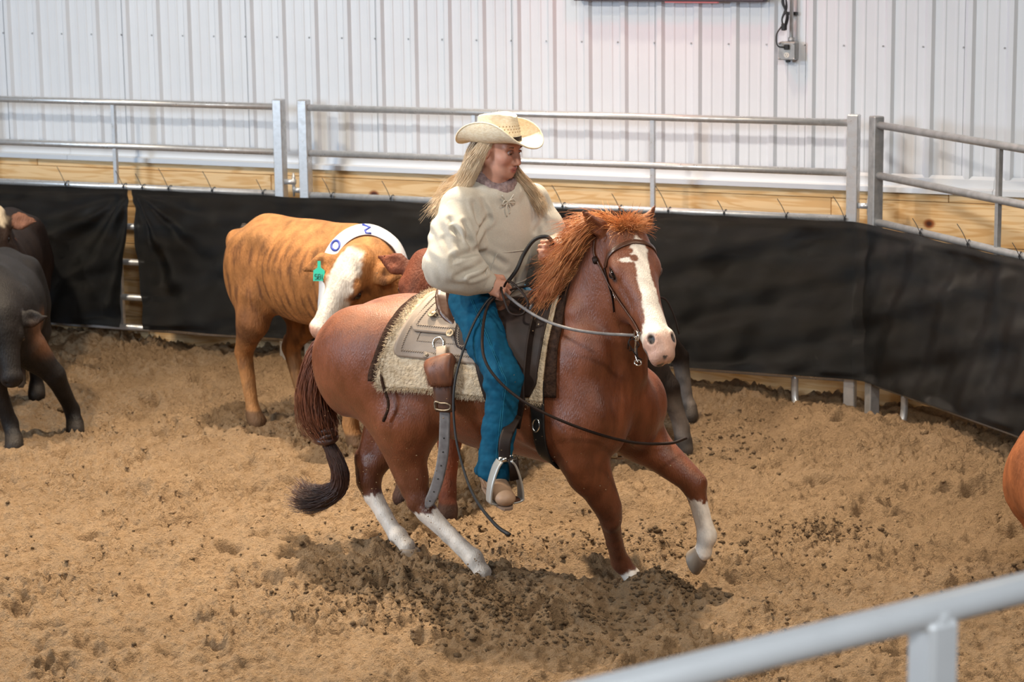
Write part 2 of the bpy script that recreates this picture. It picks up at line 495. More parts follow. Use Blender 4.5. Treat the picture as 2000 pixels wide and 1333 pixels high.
def cloth_mat():
    m = bpy.data.materials.new('black_shade_cloth'); m.use_nodes = True
    nt = m.node_tree; N = nt.nodes; L = nt.links; p = N['Principled BSDF']
    tc = N.new('ShaderNodeTexCoord')
    n = N.new('ShaderNodeTexNoise'); n.inputs['Scale'].default_value = 5; n.inputs['Detail'].default_value = 6
    mp = N.new('ShaderNodeMapping'); mp.inputs['Scale'].default_value = (.6, 1, 2.2)
    L.new(tc.outputs['Object'], mp.inputs[0]); L.new(mp.outputs[0], n.inputs['Vector'])
    rp = N.new('ShaderNodeValToRGB')
    rp.color_ramp.elements[0].position = .35; rp.color_ramp.elements[0].color = (.0022, .0028, .0034, 1)
    rp.color_ramp.elements[1].position = .75; rp.color_ramp.elements[1].color = (.007, .009, .0115, 1)
    L.new(n.outputs['Fac'], rp.inputs[0]); L.new(rp.outputs[0], p.inputs['Base Color'])
    p.inputs['Roughness'].default_value = .42; p.inputs['Specular IOR Level'].default_value = .34
    # woven tape structure
    w = N.new('ShaderNodeTexWave'); w.inputs['Scale'].default_value = 95; w.bands_direction = 'Z'
    w2 = N.new('ShaderNodeTexWave'); w2.inputs['Scale'].default_value = 95; w2.bands_direction = 'X'
    n3 = N.new('ShaderNodeTexNoise'); n3.inputs['Scale'].default_value = 14
    L.new(tc.outputs['Object'], w.inputs['Vector']); L.new(tc.outputs['Object'], w2.inputs['Vector']); L.new(tc.outputs['Object'], n3.inputs['Vector'])
    a1 = N.new('ShaderNodeMath'); a1.operation = 'ADD'; L.new(w.outputs['Fac'], a1.inputs[0]); L.new(w2.outputs['Fac'], a1.inputs[1])
    a2 = N.new('ShaderNodeMath'); a2.operation = 'MULTIPLY_ADD'; a2.inputs[1].default_value = 6; L.new(n3.outputs['Fac'], a2.inputs[0]); L.new(a1.outputs[0], a2.inputs[2])
    b = N.new('ShaderNodeBump'); b.inputs['Strength'].default_value = .5; b.inputs['Distance'].default_value = .004
    L.new(a2.outputs[0], b.inputs['Height']); L.new(b.outputs[0], p.inputs['Normal'])
    tr = N.new('ShaderNodeBsdfTransparent'); ms = N.new('ShaderNodeMixShader'); ms.inputs[0].default_value = .014
    L.new(p.outputs[0], ms.inputs[1]); L.new(tr.outputs[0], ms.inputs[2]); L.new(ms.outputs[0], N['Material Output'].inputs[0])
    return m
M['cloth'] = cloth_mat()

# ------------------------------------------------------------------ back wall: ribbed steel over pine boards
DW, DF = 13.149, 12.85
back = MB().box((-14.2, 13.19, -.3), (4.2, 13.26, 5.2))
wall_back = prop(back.build('wall_back', M['trim_white'], smooth=False), 'white ribbed steel barn wall above the pine boards', 'wall', kind='structure')
S = .2286
prof = []
for i in range(4):
    x = i*S
    prof += [(x-.030, 0), (x-.013, -.019), (x+.013, -.019), (x+.030, 0)]
    for c in (S*.36, S*.66):
        prof += [(x+c-.011, 0), (x+c-.005, -.0038), (x+c+.005, -.0038), (x+c+.011, 0)]
prof = [(-.032, .001)] + prof + [(4*S-.034, 0)]
z0, z1 = 1.262, 5.15
V = [(x, y, z) for (x, y) in prof for z in (z0, z1)]
n = len(prof)
F = [(2*i, 2*i+2, 2*i+3, 2*i+1) for i in range(n-1)]
# return thickness
V += [(x, y+.0015+.012, z) for (x, y) in prof for z in (z0,)]
F += [(2*i, 2*n+i, 2*n+i+1, 2*i+2) for i in range(n-1)]
pan = mesh('wall_panel', V, F, M['steel_white'], wall_back, smooth=False)
X0 = -9.258
for j in range(-5, 15):
    o = pan if j == -5 else pan.copy()
    if j != -5:
        COL.objects.link(o); o.parent = wall_back
    o.location = (X0 + j*4*S, DW, 0)
mb = MB()
for j in range(-20, 58):
    for zz in (2.02, 2.94, 1.28):
        x = X0 + j*S - .038
        ring = [(x+.006*math.cos(t), DW-.004, zz+.006*math.sin(t)) for t in np.linspace(0, 2*math.pi, 6, endpoint=False)]
        ring2 = [(x+.003*math.cos(t), DW-.010, zz+.003*math.sin(t)) for t in np.linspace(0, 2*math.pi, 6, endpoint=False)]
        mb.put(ring+ring2, [tuple(range(6, 12))]+[(i, (i+1) % 6, 6+(i+1) % 6, 6+i) for i in range(6)])
prop(mb.build('panel_screws', M['galv_dull'], wall_back, smooth=False), kind='stuff')

# base flashing under the steel
for k in range(-5, 2):
    xa, xb = -9.9+k*3.05+4.15, -9.9+(k+1)*3.05+4.15
    pr = [(13.145, 1.300), (13.128, 1.282), (13.122, 1.236), (13.085, 1.228), (13.082, 1.200), (13.088, 1.200)]
    V = [(x, y, z) for (y, z) in pr for x in (xa+.001, xb-.001)]
    F = [(2*i, 2*i+1, 2*i+3, 2*i+2) for i in range(len(pr)-1)]
    if k == -5:
        trim = empty('trim_1', (0, 0, 0), kind='structure', label='white steel flashing strip between ribbed wall and pine boards', cat='trim')
    mesh('flashing', V, F, M['trim_white'], trim, smooth=False)

# pine boards
wood_root = empty('wall_lower', (0, 13.13, 0), kind='structure', label='horizontal pine boards along the foot of the barn wall', cat='wall')
bands = [(1.152, 1.199), (.905, 1.149), (.661, .902), (.417, .658), (.173, .414), (-.20, .170)]
for bi, (za, zb) in enumerate(bands):
    joints = [-14.2]
    x = -14.2 + [2.1, 3.25, 1.2, 2.9, .8, 2.3][bi]
    while x < 4.2:
        joints.append(x); x += 3.66 if bi else 3.05
    joints.append(4.2)
    for a, b in zip(joints[:-1], joints[1:]):
        mb = MB().box((-(b-a)/2+.0015, -.019, -(zb-za)/2), ((b-a)/2-.0015, .019, (zb-za)/2), .003)
        o = mb.build('board', M['wood'], wood_root, smooth=False)
        o.location = ((a+b)/2, -.005 + random.uniform(-.002, .002), (za+zb)/2)

# ------------------------------------------------------------------ arena floor, churned dirt
def fft_noise(nx, ny, d, beta, lo, hi, seed):
    r = np.random.default_rng(seed)
    f = np.hypot(np.fft.fftfreq(nx, d)[:, None], np.fft.fftfreq(ny, d)[None, :])
    amp = np.zeros_like(f); m = (f > 1/hi) & (f < 1/lo); amp[m] = f[m]**(-beta)
    z = np.fft.ifft2(np.fft.fft2(r.standard_normal((nx, ny)))*amp).real
    return z / z.std()
GX0, GX1, GY0, GY1, GD = -10.6, -.2, 6.4, 13.2, .0105
nx, ny = int((GX1-GX0)/GD), int((GY1-GY0)/GD)
g1 = fft_noise(nx, ny, GD, 1.5, .25, 2.5, 3)
g2 = fft_noise(nx, ny, GD, 1.35, .03, .45, 4)
g3 = fft_noise(nx, ny, GD, 1.0, .025, .09, 5)
gx = GX0 + np.arange(nx)*GD; gy = GY0 + np.arange(ny)*GD
XX, YY = np.meshgrid(gx, gy, indexing='ij')
hgt = .018*g1 + .0115*g2
rough = sstep(-.6, 1.2, fft_noise(nx, ny, GD, 1.3, .3, 2.0, 8))
g4 = fft_noise(nx, ny, GD, .6, .021, .05, 6)
hgt += (.0040 + .0085*rough)*g3 + (.0012 + .0030*rough)*np.maximum(g4, -.5)
# hoof prints: a dent with a pushed-up rim
hr = np.random.default_rng(21)
for i in range(330):
    cx, cy = hr.uniform(GX0, GX1), hr.uniform(GY0, GY1-.6)
    a = hr.uniform(0, math.pi); ra = hr.uniform(.06, .11); rb = ra*hr.uniform(.55, .8); dp = hr.uniform(.022, .062)
    w = .3
    i0, i1 = int((cx-w-GX0)/GD), int((cx+w-GX0)/GD); j0, j1 = int((cy-w-GY0)/GD), int((cy+w-GY0)/GD)
    i0, j0 = max(i0, 0), max(j0, 0)
    u = XX[i0:i1, j0:j1]-cx; v = YY[i0:i1, j0:j1]-cy
    if u.size == 0: continue
    p = (u*math.cos(a)+v*math.sin(a))/ra; q = (-u*math.sin(a)+v*math.cos(a))/rb
    rr = np.sqrt(p*p+q*q) + .12*g2[i0:i1, j0:j1]
    hgt[i0:i1, j0:j1] += -dp*(1-sstep(.45, 1.05, rr)) + dp*.45*np.exp(-((rr-1.35)/.33)**2)*(1+.5*p)
# berm pushed against the fence, mounds by the corner post, loose dirt along the boards
def mound(cx, cy, sx, sy, h, rot=0.0):
    global hgt
    c, s = math.cos(rot), math.sin(rot)
    u = (XX-cx)*c+(YY-cy)*s; v = -(XX-cx)*s+(YY-cy)*c
    hgt += h*np.exp(-(u/sx)**2-(v/sy)**2)
mound(-3.35, 12.2, .55, .28, .085, -.4)
mound(-2.3, 11.2, .85, .20, .12, -.80)
mound(-1.6, 10.6, .7, .25, .10, -.78)
mound(-8.3, 12.55, 1.5, .5, .05)
mound(-8.7, 12.95, .9, .25, .06)
mound(-5.5, 12.8, 1.2, .35, .03)
mound(-7.0, 12.98, .5, .2, .06)
mound(-3.95, 8.55, .55, .22, .035, .2)
mound(-3.27, 9.08, .17, .12, .085)      # kicked up at the fore hoof
mound(-3.72, 8.93, .35, .14, .055, .1)
# edges settle so the sheet joins the outer floor
ed = np.minimum.reduce([XX-GX0, GX1-XX, YY-GY0])
hgt *= sstep(0, .4, ed)
hgt -= hgt.mean()
def ground_z(x, y):
    i = np.clip(((np.asarray(x)-GX0)/GD).astype(int), 0, nx-1); j = np.clip(((np.asarray(y)-GY0)/GD).astype(int), 0, ny-1)
    return hgt[i, j]
xs = np.concatenate([[-16, -14, -12], gx, [0.5, 2, 4.5]]); ys = np.concatenate([[-1.0, 1.5, 4, 5.5], gy])
HH = np.zeros((len(xs), len(ys))); HH[3:-3, 4:] = hgt
A, B = np.meshgrid(xs, ys, indexing='ij')
V = np.stack([A, B, HH], -1).reshape(-1, 3)
idx = np.arange(len(V)).reshape(len(xs), len(ys))
F = np.stack([idx[:-1, :-1], idx[1:, :-1], idx[1:, 1:], idx[:-1, 1:]], -1).reshape(-1, 4)
floor = prop(mesh('floor', V, F, M['dirt']), 'churned tan dirt floor of the riding arena', 'ground', kind='structure')

# loose clods lying on the dirt
def clod_mesh(pos, rad, seed):
    r = np.random.default_rng(seed)
    t = (1+5**.5)/2
    base = np.array([(-1,t,0),(1,t,0),(-1,-t,0),(1,-t,0),(0,-1,t),(0,1,t),(0,-1,-t),(0,1,-t),(t,0,-1),(t,0,1),(-t,0,-1),(-t,0,1)])/math.hypot(1, t)
    fc = np.array([(0,11,5),(0,5,1),(0,1,7),(0,7,10),(0,10,11),(1,5,9),(5,11,4),(11,10,2),(10,7,6),(7,1,8),(3,9,4),(3,4,2),(3,2,6),(3,6,8),(3,8,9),(4,9,5),(2,4,11),(6,2,10),(8,6,7),(9,8,1)])
    k = len(pos)
    V = base[None]*(rad[:, None, None]*r.uniform(.55, 1.25, (k, 12, 1)))*np.array([1.15, 1.0, .75]) + pos[:, None, :]
    F = fc[None] + (np.arange(k)*12)[:, None, None]
    return V.reshape(-1, 3), F.reshape(-1, 3)
cr = np.random.default_rng(31)
nc = 5200
cp = np.stack([cr.uniform(-8.4, -1.2, nc), cr.uniform(7.0, 12.4, nc)], 1)
keep = rough[np.clip(((cp[:, 0]-GX0)/GD).astype(int), 0, nx-1), np.clip(((cp[:, 1]-GY0)/GD).astype(int), 0, ny-1)] > cr.uniform(.1, 1, nc)
cp = cp[keep]
rad = np.minimum(np.exp(cr.normal(math.log(.0075), .42, len(cp))), .028)
V, F = clod_mesh(np.column_stack([cp, ground_z(cp[:, 0], cp[:, 1]) + rad*.25]), rad, 5)
prop(mesh('dirt_clods', V, F, M['dirt']), 'loose tan dirt crumbs scattered over the arena floor', 'dirt', kind='stuff')
# moist dirt churned up around the horse's hooves
ex = [(-3.95, 8.62, .42, .20, 2600), (-3.22, 9.08, .12, .09, 420), (-4.45, 9.35, .35, .2, 500), (-2.85, 10.25, .14, .10, 420), (-3.55, 9.75, .40, .22, 700), (-5.9, 11.25, .35, .2, 350), (-3.75, 11.6, .18, .25, 300), (-7.0, 10.9, .3, .3, 150), (-6.0, 8.4, 1.2, .8, 500), (-2.2, 9.2, .7, .8, 400)]
cp = np.vstack([np.stack([cr.normal(a_, sx, m_), cr.normal(b_, sy, m_)], 1) for (a_, b_, sx, sy, m_) in ex])
rad = np.minimum(np.exp(cr.normal(math.log(.0062), .42, len(cp))), .022)
V, F = clod_mesh(np.column_stack([cp, ground_z(cp[:, 0], cp[:, 1]) + rad*.3]), rad, 6)
prop(mesh('moist_clods', V, F, M['dirt_dark']), 'dark moist dirt crumbs churned up around the hooves', 'dirt', kind='stuff')
# bits of dirt in the air, thrown up by the horse
nf = 420
q_ = np.stack([cr.normal(-4.05, .34, nf), cr.normal(8.72, .10, nf), np.abs(cr.normal(.0, .42, nf))+.05], 1)
q2 = np.stack([cr.normal(-3.85, .25, 160), cr.normal(8.75, .12, 160), np.abs(cr.normal(0, .06, 160))+.03], 1)
q_ = np.vstack([q_, q2])
rad = np.minimum(np.exp(cr.normal(math.log(.0022), .40, len(q_))), .007)
V, F = clod_mesh(q_, rad, 7)
prop(mesh('flying_dirt', V, F, M['dirt']), 'small crumbs of dirt flying around the horse legs', 'dirt', kind='stuff')

# ------------------------------------------------------------------ steel fence panels
RZ = [1.612, 1.332, 1.07, .815, .583, .352, .155]
def fence_panel(x0, x1, mat_, label, uprights, legs=(), loc=(0, DF, 0), rz=0.0, group='galvanised fence panels'):
    root = empty('fence_panel', (loc[0], loc[1], 0), rz, label, 'fence', group)
    for xp in (x0+.032, x1-.032):
        MB().box((xp-.032, -.032, -.25), (xp+.032, .032, 1.66), .005).build('post', mat_, root, smooth=False)
    for z in RZ:
        MB().tube([(x0+.05, 0, z), ((x0+x1)/2, 0, z), (x1-.05, 0, z)], .0208, 14).build('rail', mat_, root)
    for xu in uprights:
        MB().box((xu-.0135, -.012, RZ[-1]), (xu+.0135, .015, RZ[0]), .002).build('upright', mat_, root, smooth=False)
    for xl in legs:
        p = spline([(xl, 0, RZ[-1]), (xl, 0, .06), (xl+.012, -.02, -.01), (xl+.05, -.07, -.06)], 12)
        MB().tube(p, .0208, 12).build('skid_leg', mat_, root)
    return root
mid = fence_panel(-6.934, -3.403, M['galv'], 'middle galvanised pipe fence panel behind the rider', (-5.757, -4.626), (-3.761,))
lef = fence_panel(-10.58, -7.045, M['galv'], 'left galvanised pipe fence panel behind the calves', (-8.277, -9.43))
rgt = fence_panel(-.02, 3.55, M['galv_dull'], 'galvanised pipe fence panel turning toward the camera at right', (1.195, 2.37), (.35,), (-3.30, 12.80), math.atan2(-.694, .72))
# hinge hardware between neighbouring panels
def hinge(x, root_par, flip=1):
    b = MB()
    b.box((x-.005, -.022, 1.135), (x+.075, .0, 1.165)); b.box((x+.055, -.020, 1.10), (x+.070, -.004, 1.19))
    b.box((x+.060, -.024, 1.085), (x+.115, .0, 1.115))
    b.tube([(x+.0625, -.012, 1.06), (x+.0625, -.012, 1.205)], .0065, 8)
    b.build('hinge', M['galv'], root_par)
hinge(-7.045, lef); hinge(-3.403, mid)
b = MB(); b.box((-7.05, -.010, .26), (-6.93, .010, .30)); b.build('hinge', M['galv'], lef, smooth=False)

# near rail of the stand, out of focus in the corner of the picture
fr = empty('stand_rail', (-.72, 3.36, 0), math.atan2(.6294, .4002), 'brushed metal guard rail in the near right corner', 'railing')
MB().tube([(-1.7, 0, 1.89), (0, 0, 1.89), (1.7, 0, 1.89)], .0241, 20).build('rail', M['alu'], fr)
for xx in (-.062, 1.35):
    p = MB().box((xx-.029, -.029, -.1), (xx+.029, .029, 1.880), .008).build('post', M['alu'], fr, smooth=False)
MB().tube([(-.062, 0, 1.862), (-.062, 0, 1.893)], .026, 16).build('weld_collar', M['alu'], fr)

# ------------------------------------------------------------------ black windscreens tied to the fence
def wind(name, path, left_edge, right_edge, zt, zb, label, seed, ties, tie_root_rot=None, nxs=220, nzs=70, sag=0.006, pull=None):
    r = np.random.default_rng(seed)
    path = np.asarray(path, float)
    seg = np.concatenate([[0], np.cumsum(np.linalg.norm(np.diff(path, axis=0), axis=1))])
    u = np.linspace(0, 1, nxs); w = np.linspace(0, 1, nzs)
    U, Wg = np.meshgrid(u, w, indexing='ij')
    # arc length between slanted edges
    sa = np.interp(Wg, *left_edge); sb = np.interp(Wg, *right_edge)
    Sx = sa + (sb-sa)*U
    X = np.interp(Sx, seg, path[:, 0]); Y = np.interp(Sx, seg, path[:, 1])
    tx = np.gradient(X, axis=0); ty = np.gradient(Y, axis=0); ln = np.hypot(tx, ty)+1e-9
    nX, nY = ty/ln, -tx/ln
    ph = r.uniform(0, 6, 8)
    off = .014*np.sin(Sx*4.1+ph[0]+Wg*2.2) + .008*np.sin(Sx*9.3-Wg*5+ph[1]) + .006*np.sin(Sx*17+Wg*7+ph[2]) + .005*np.sin(Sx*2.2+Wg*9+ph[3])
    off += .004*np.sin(Sx*31+Wg*13+ph[4]) + .0060*np.sin(Sx*6+Wg*21+ph[5]) + .0030*np.sin(Sx*13+Wg*37+ph[6])
    off *= sstep(0, .12, Wg)*sstep(0, .05, 1-Wg)
    if pull is not None:           # folds fanning from a tied corner
        d = np.abs(Sx-pull); ang = np.arctan2(Wg*.9, d+.02)
        off += .034*np.sin(ang*13+1)*np.exp(-d/.8)*sstep(.02, .25, Wg)*(1-.5*Wg)
    off += .012
    # hem rolled over the top rail
    hem = .006*np.exp(-((Wg-.035)/.02)**2)
    Zs = zt + (zb-zt)*Wg
    if ties:
        tt = np.array(ties); dist = np.min(np.abs(Sx[..., None]-tt), -1)
        Zs = Zs - sag*sstep(0, .2, dist)*(1-sstep(0, .3, Wg))
    V = np.stack([X+nX*(off+hem), Y+nY*(off+hem), Zs], -1).reshape(-1, 3)
    idx = np.arange(nxs*nzs).reshape(nxs, nzs)
    F = np.stack([idx[:-1, :-1], idx[:-1, 1:], idx[1:, 1:], idx[1:, :-1]], -1).reshape(-1, 4)
    root = empty(name, (path[0, 0], path[0, 1], 0), 0, label, 'windscreen', 'black windscreens on the fence')
    off0 = np.array([path[0, 0], path[0, 1], 0])
    mesh('cloth', V - off0, F, M['cloth'], root)
    for t in ties:
        x = float(np.interp(t, seg, path[:, 0])); y = float(np.interp(t, seg, path[:, 1]))
        c = np.array([x, y+.045, 1.07]) - off0
        th = np.linspace(0, 2*math.pi, 13)
        b = MB().tube([(c[0], c[1]-.0*0+.026*math.cos(a), c[2]+.026*math.sin(a)) for a in th], .0028, 6)
        ln_ = random.uniform(.07, .15)
        b.tube(spline([(c[0], c[1]-.028, c[2]+.008), (c[0]-ln_*.25, c[1]-.03, c[2]+ln_*.6), (c[0]-ln_*.55, c[1]-.02, c[2]+ln_)], 6), .0022, 5)
        b.box((c[0]-.006, c[1]-.034, c[2]), (c[0]+.006, c[1]-.024, c[2]+.012))
        b.build('zip_tie', M['black_plastic'], root, smooth=False)
    return root
YC = 12.790
pl = [(-10.6, YC), (-8.1, YC)]
wind('windscreen', pl, ([0, 1], [0, 0]), ([0, .5, 1], [2.452, 2.40, 2.350]), 1.068, .165, 'black mesh windscreen left of the gap in the cloth', 3, [.6, 1.2, 1.963, 2.40], pull=2.44)
dr = np.array([.72, -.694]); nr = np.array([-.694, -.72])
cn = np.array([-3.30, 12.80]) + nr*.045
pr_ = [(-8.122, YC), (-3.40, YC), tuple(cn + dr*.02), tuple(cn + dr*3.3)]
segs = 4.722
wind('windscreen', pr_, ([0, .3, .55, 1], [0.0, .022, .046, .051]), ([0, 1], [8.0, 8.0]), 1.068, .165, 'long black mesh windscreen wrapping the fence corner right of the gap', 9,
     [x+8.122 for x in (-8.06, -7.866, -7.548, -7.185, -6.708, -6.301, -5.567, -5.175, -4.817, -4.516, -4.177, -3.808, -3.468)] + [4.83+.5, 4.83+.953, 4.83+1.415], nxs=520, nzs=80, pull=0.03)

# ------------------------------------------------------------------ outlet box, conduit, cord, clock on the wall
ob = empty('outlet_box', (-3.893, DW, 1.989), 0, 'grey weatherproof outlet box on the white wall', 'outlet')
MB().box((-.052, -.075, -.052), (.052, -.006, .052), .007).build('box_body', M['grey_box'], ob, smooth=False)
MB().box((-.050, -.082, -.050), (.050, -.074, .050), .004).build('cover_plate', M['grey_box'], ob, smooth=False)
M['ivory'] = mat('ivory_plastic', (.72, .68, .62), .4)
for dz in (-.022, .022):
    f = MB(); c = [(.016*math.cos(t), -.0835, dz+.016*math.sin(t)) for t in np.linspace(0, 2*math.pi, 14, endpoint=False)]
    f.put(c + [(x, -.081, z) for (x, y, z) in c], [tuple(range(14))[::-1]]+[(i, (i+1) % 14, 14+(i+1) % 14, 14+i) for i in range(14)])
    rc = f.build('receptacle', M['ivory'], ob, smooth=False)
    g = MB(); g.box((-.007, -.0845, dz-.002), (-.005, -.0834, dz+.006)); g.box((.005, -.0845, dz-.002), (.007, -.0834, dz+.006)); g.box((-.002, -.0845, dz-.010), (.002, -.0834, dz-.006))
    g.build('slots', M['black_plastic'], rc, smooth=False)
for sx in (-1, 1):
    for sz in (-1, 1):
        MB().tube([(sx*.044, -.080, sz*.044), (sx*.044, -.087, sz*.044)], .006, 8).build('screw', M['galv_dull'], ob)
MB().box((-.012, -.060, -.066), (.008, -.03, -.05)).build('plug_stub', M['black_plastic'], ob, smooth=False)
cd = empty('conduit', (-3.880, DW-.035, 2.03), 0, 'thin grey conduit running up the white wall to the outlet box', 'conduit')
MB().tube([(0, 0, .012), (0, 0, 1.5), (0, 0, 3.0)], .0115, 12).build('pipe', M['galv'], cd)
MB().tube([(0, 0, .008), (0, 0, .035)], .018, 10).build('connector', M['galv_dull'], cd)
for zz in (.16, .9):
    MB().box((-.03, .012, zz), (.03, .03, zz+.018)).build('strap', M['black_plastic'], cd, smooth=False)
co = empty('power_cord', (-3.915, DW-.095, 2.02), 0, 'black power cord bundled in a loop beside the conduit', 'cord')
b = MB()
b.tube(spline([(.02, .008, -.008), (-.02, -.02, .0), (-.032, -.01, .06), (-.015, .01, .10), (.0, .02, .12)], 20), .0045, 8)
for k in range(3):
    e = .004*k
    b.tube(spline([(.0+e, .03, .10), (.016+e, .025+e, .16), (.006, .03, .20+e), (-.012+e, .03, .245), (-.004, .028, .295+e), (.012, .03, .25), (.004+e, .034, .20), (-.012, .03, .15), (.0, .03, .10)], 40), .0048, 8)
b.build('cable', M['black_plastic'], co)
MB().box((-.012, .01, .085), (.014, .048, .125), .004).build('bundle_tie', M['black_plastic'], co, smooth=False)
MB().box((.008, .0, -.022), (.038, .018, .008), .004).build('plug', M['black_plastic'], co, smooth=False)

ck = empty('led_clock', (-4.61, DW-.02, 2.262), 0, 'dark arena clock with red light at the top edge of the wall', 'clock')
M['clock_case'] = mat('clock_case', (.10, .08, .10), .5)
MB().box((-.59, -.085, .004), (.59, .0, .42), .01).build('case', M['clock_case'], ck, smooth=False)
for i, dx in enumerate((-.38, -.16, .16, .38)):
    b = MB()
    for (x0, z0_, x1_, z1_) in ((-.05, .06, .05, .075), (-.05, .345, .05, .36), (-.065, .08, -.05, .2), (.05, .08, .065, .2), (-.065, .22, -.05, .34), (.05, .22, .065, .34)):
        b.box((dx+x0, -.088, z0_), (dx+x1_, -.084, z1_))
    b.build('digit', emis('red_led_%d' % i, (1, .03, .02), 6), ck, smooth=False)
b = MB().box((-.02, -.06, -.004), (.30, -.03, .006)); b.build('red_strip', emis('red_strip', (.5, .12, .12), .6), ck, smooth=False)
# ------------------------------------------------------------------ the horse
HO = np.array([-4.08037, 9.10350, 0.0]); HRZ = math.radians(-6.0186)
LEFT = np.array([0, 1.0, 0])

def horse_body():
    s = SDF((-.98, -.48, -.02), (1.16, .46, 1.78), .0062)
    # trunk
    s.ell((.10, 0, .865), (.42, .265, .320), k=.05)
    s.ell((.40, 0, .865), (.31, .235, .345), k=.10)
    s.ell((-.22, 0, .925), (.32, .235, .262), frame((1, 0, -.10)), k=.10)
    s.ell((-.45, 0, .935), (.31, .215, .235), frame((1, 0, .36)), k=.10)
    s.cone((.22, 0, 1.13), (.46, 0, 1.12), .07, .09, k=.09, flat=(LEFT, .8))
    for sy in (-1, 1):
        s.ell((-.50, sy*.125, .90), (.245, .122, .255), frame((1, 0, .45)), k=.045)         # haunch
        s.ell((-.645, sy*.095, .84), (.115, .095, .20), frame((1, 0, .25)), k=.05)           # buttock
        s.ell((-.33, sy*.150, 1.03), (.12, .060, .09), k=.08)                               # hip
        s.ell((.53, sy*.145, .92), (.15, .085, .26), frame((1, 0, -.55)), k=.05)            # shoulder blade
        sx = .0 if sy < 0 else .085                                                         # far shoulder swings forward
        s.ell((.60+sx, sy*.165, .78), (.135, .085, .16), k=.05)                             # point of shoulder
        s.ell((.675+sx*.7, sy*.090, .755), (.085, .095, .150), k=.030)                      # breast
        s.ell((.50+sx, sy*.165, .705), (.13, .075, .13), k=.05)                             # elbow mass
        s.ell((.40, sy*.205, .80), (.16, .045, .16), k=.05)                                 # triceps
    s.ell((.62, .02, .86), (.155, .16, .20), k=.06)
    # neck, carried up and turned a little to the right
    nk = [(.50, 0, .97), (.60, -.010, 1.13), (.665, -.025, 1.28), (.695, -.036, 1.40), (.695, -.040, 1.475)]
    s.chain(nk, [.235, .195, .160, .132, .105], k=.06, flat=(LEFT, .62))
    s.cone((.73, .0, .95), (.755, -.045, 1.22), .07, .055, k=.06)                           # windpipe line
    s.cone((.55, -.10, 1.20), (.66, -.105, .92), .05, .05, k=.05)                           # neck muscle
    # near hind leg
    s.cone((-.43, -.15, .90), (-.245, -.190, .675), .165, .122, k=.12, flat=(LEFT, .72))
    s.ell((-.240, -.195, .675), (.085, .07, .085), k=.09)
    s.cone((-.27, -.19, .66), (-.225, -.175, .43), .118, .062, k=.08, flat=(LEFT, .66))
    s.cone((-.36, -.17, .70), (-.285, -.17, .42), .085, .030, k=.08, flat=(LEFT, .6))
    s.chain([(-.225, -.175, .44), (-.205, -.172, .325), (-.150, -.175, .270)], [.060, .054, .043], k=.025, flat=((0, 1, 0), .75))
    s.cone((-.283, -.17, .44), (-.262, -.171, .355), .026, .027, k=.02)
    s.chain([(-.165, -.175, .283), (-.04, -.187, .195), (.075, -.198, .118)], [.042, .031, .033], k=.012)
    s.chain([(-.185, -.175, .265), (-.06, -.187, .180), (.055, -.198, .105)], [.026, .019, .024], k=.012)
    s.ell((.085, -.199, .108), (.041, .036, .041), k=.02)
    s.cone((.085, -.199, .103), (.128, -.202, .052), .031, .038, k=.02)
    # far hind leg
    s.cone((-.45, .15, .88), (-.42, .19, .64), .165, .125, k=.06, flat=(LEFT, .72))
    s.cone((-.42, .19, .66), (-.625, .115, .36), .115, .058, k=.05, flat=(LEFT, .7))
    s.cone((-.56, .16, .70), (-.675, .11, .40), .075, .028, k=.05)
    s.chain([(-.625, .115, .37), (-.640, .105, .30), (-.615, .095, .235)], [.056, .053, .042], k=.02)
    s.cone((-.685, .11, .41), (-.678, .105, .335), .025, .027, k=.02)
    s.chain([(-.625, .10, .26), (-.54, .075, .165), (-.465, .053, .085)], [.040, .031, .033], k=.012)
    s.chain([(-.645, .10, .245), (-.56, .075, .150), (-.48, .053, .075)], [.026, .019, .024], k=.012)
    s.ell((-.455, .052, .080), (.041, .036, .041), k=.02)
    s.cone((-.45, .05, .078), (-.405, .042, .040), .031, .038, k=.02)
    # near fore leg, planted
    s.cone((.555, -.175, .72), (.60, -.145, .53), .105, .082, k=.06, flat=(LEFT, .85))
    s.cone((.585, -.155, .58), (.655, -.065, .36), .082, .050, k=.04)
    s.cone((.62, -.135, .60), (.672, -.06, .38), .060, .040, k=.04)
    s.ell((.664, -.048, .325), (.049, .046, .062), k=.02)
    s.chain([(.662, -.045, .315), (.652, .02, .20), (.650, .075, .10)], [.041, .030, .033], k=.012)
    s.chain([(.640, -.045, .300), (.628, .02, .19), (.628, .075, .095)], [.024, .018, .024], k=.012)
    s.ell((.652, .078, .088), (.040, .036, .040), k=.02)
    s.cone((.655, .08, .083), (.690, .092, .038), .031, .040, k=.02)
    # far fore leg, reaching
    s.cone((.60, .17, .72), (.68, .20, .62), .115, .098, k=.06, flat=(LEFT, .85))
    s.cone((.66, .195, .635), (.905, .205, .475), .098, .052, k=.05)
    s.cone((.70, .195, .60), (.90, .20, .455), .062, .038, k=.04)
    s.ell((.935, .205, .437), (.052, .047, .060), frame((.5, 0, -.4)), k=.02)
    s.chain([(.940, .205, .425), (.972, .203, .32), (1.000, .20, .235)], [.042, .030, .033], k=.012)
    s.chain([(.918, .205, .405), (.948, .203, .31), (.976, .20, .228)], [.025, .018, .024], k=.012)
    s.ell((.996, .20, .218), (.040, .036, .040), k=.02)
    s.cone((.994, .20, .212), (.975, .20, .150), .031, .040, k=.02)
    # head
    P0, A, N, S = HEAD
    def hp(t, n, y=0.0): return P0 + (A*t + N*n + S*y)*1.02
    Rh = np.array([A, S, N])
    s.ell(hp(.12, -.060), (.155, .090, .078), Rh, k=.05)
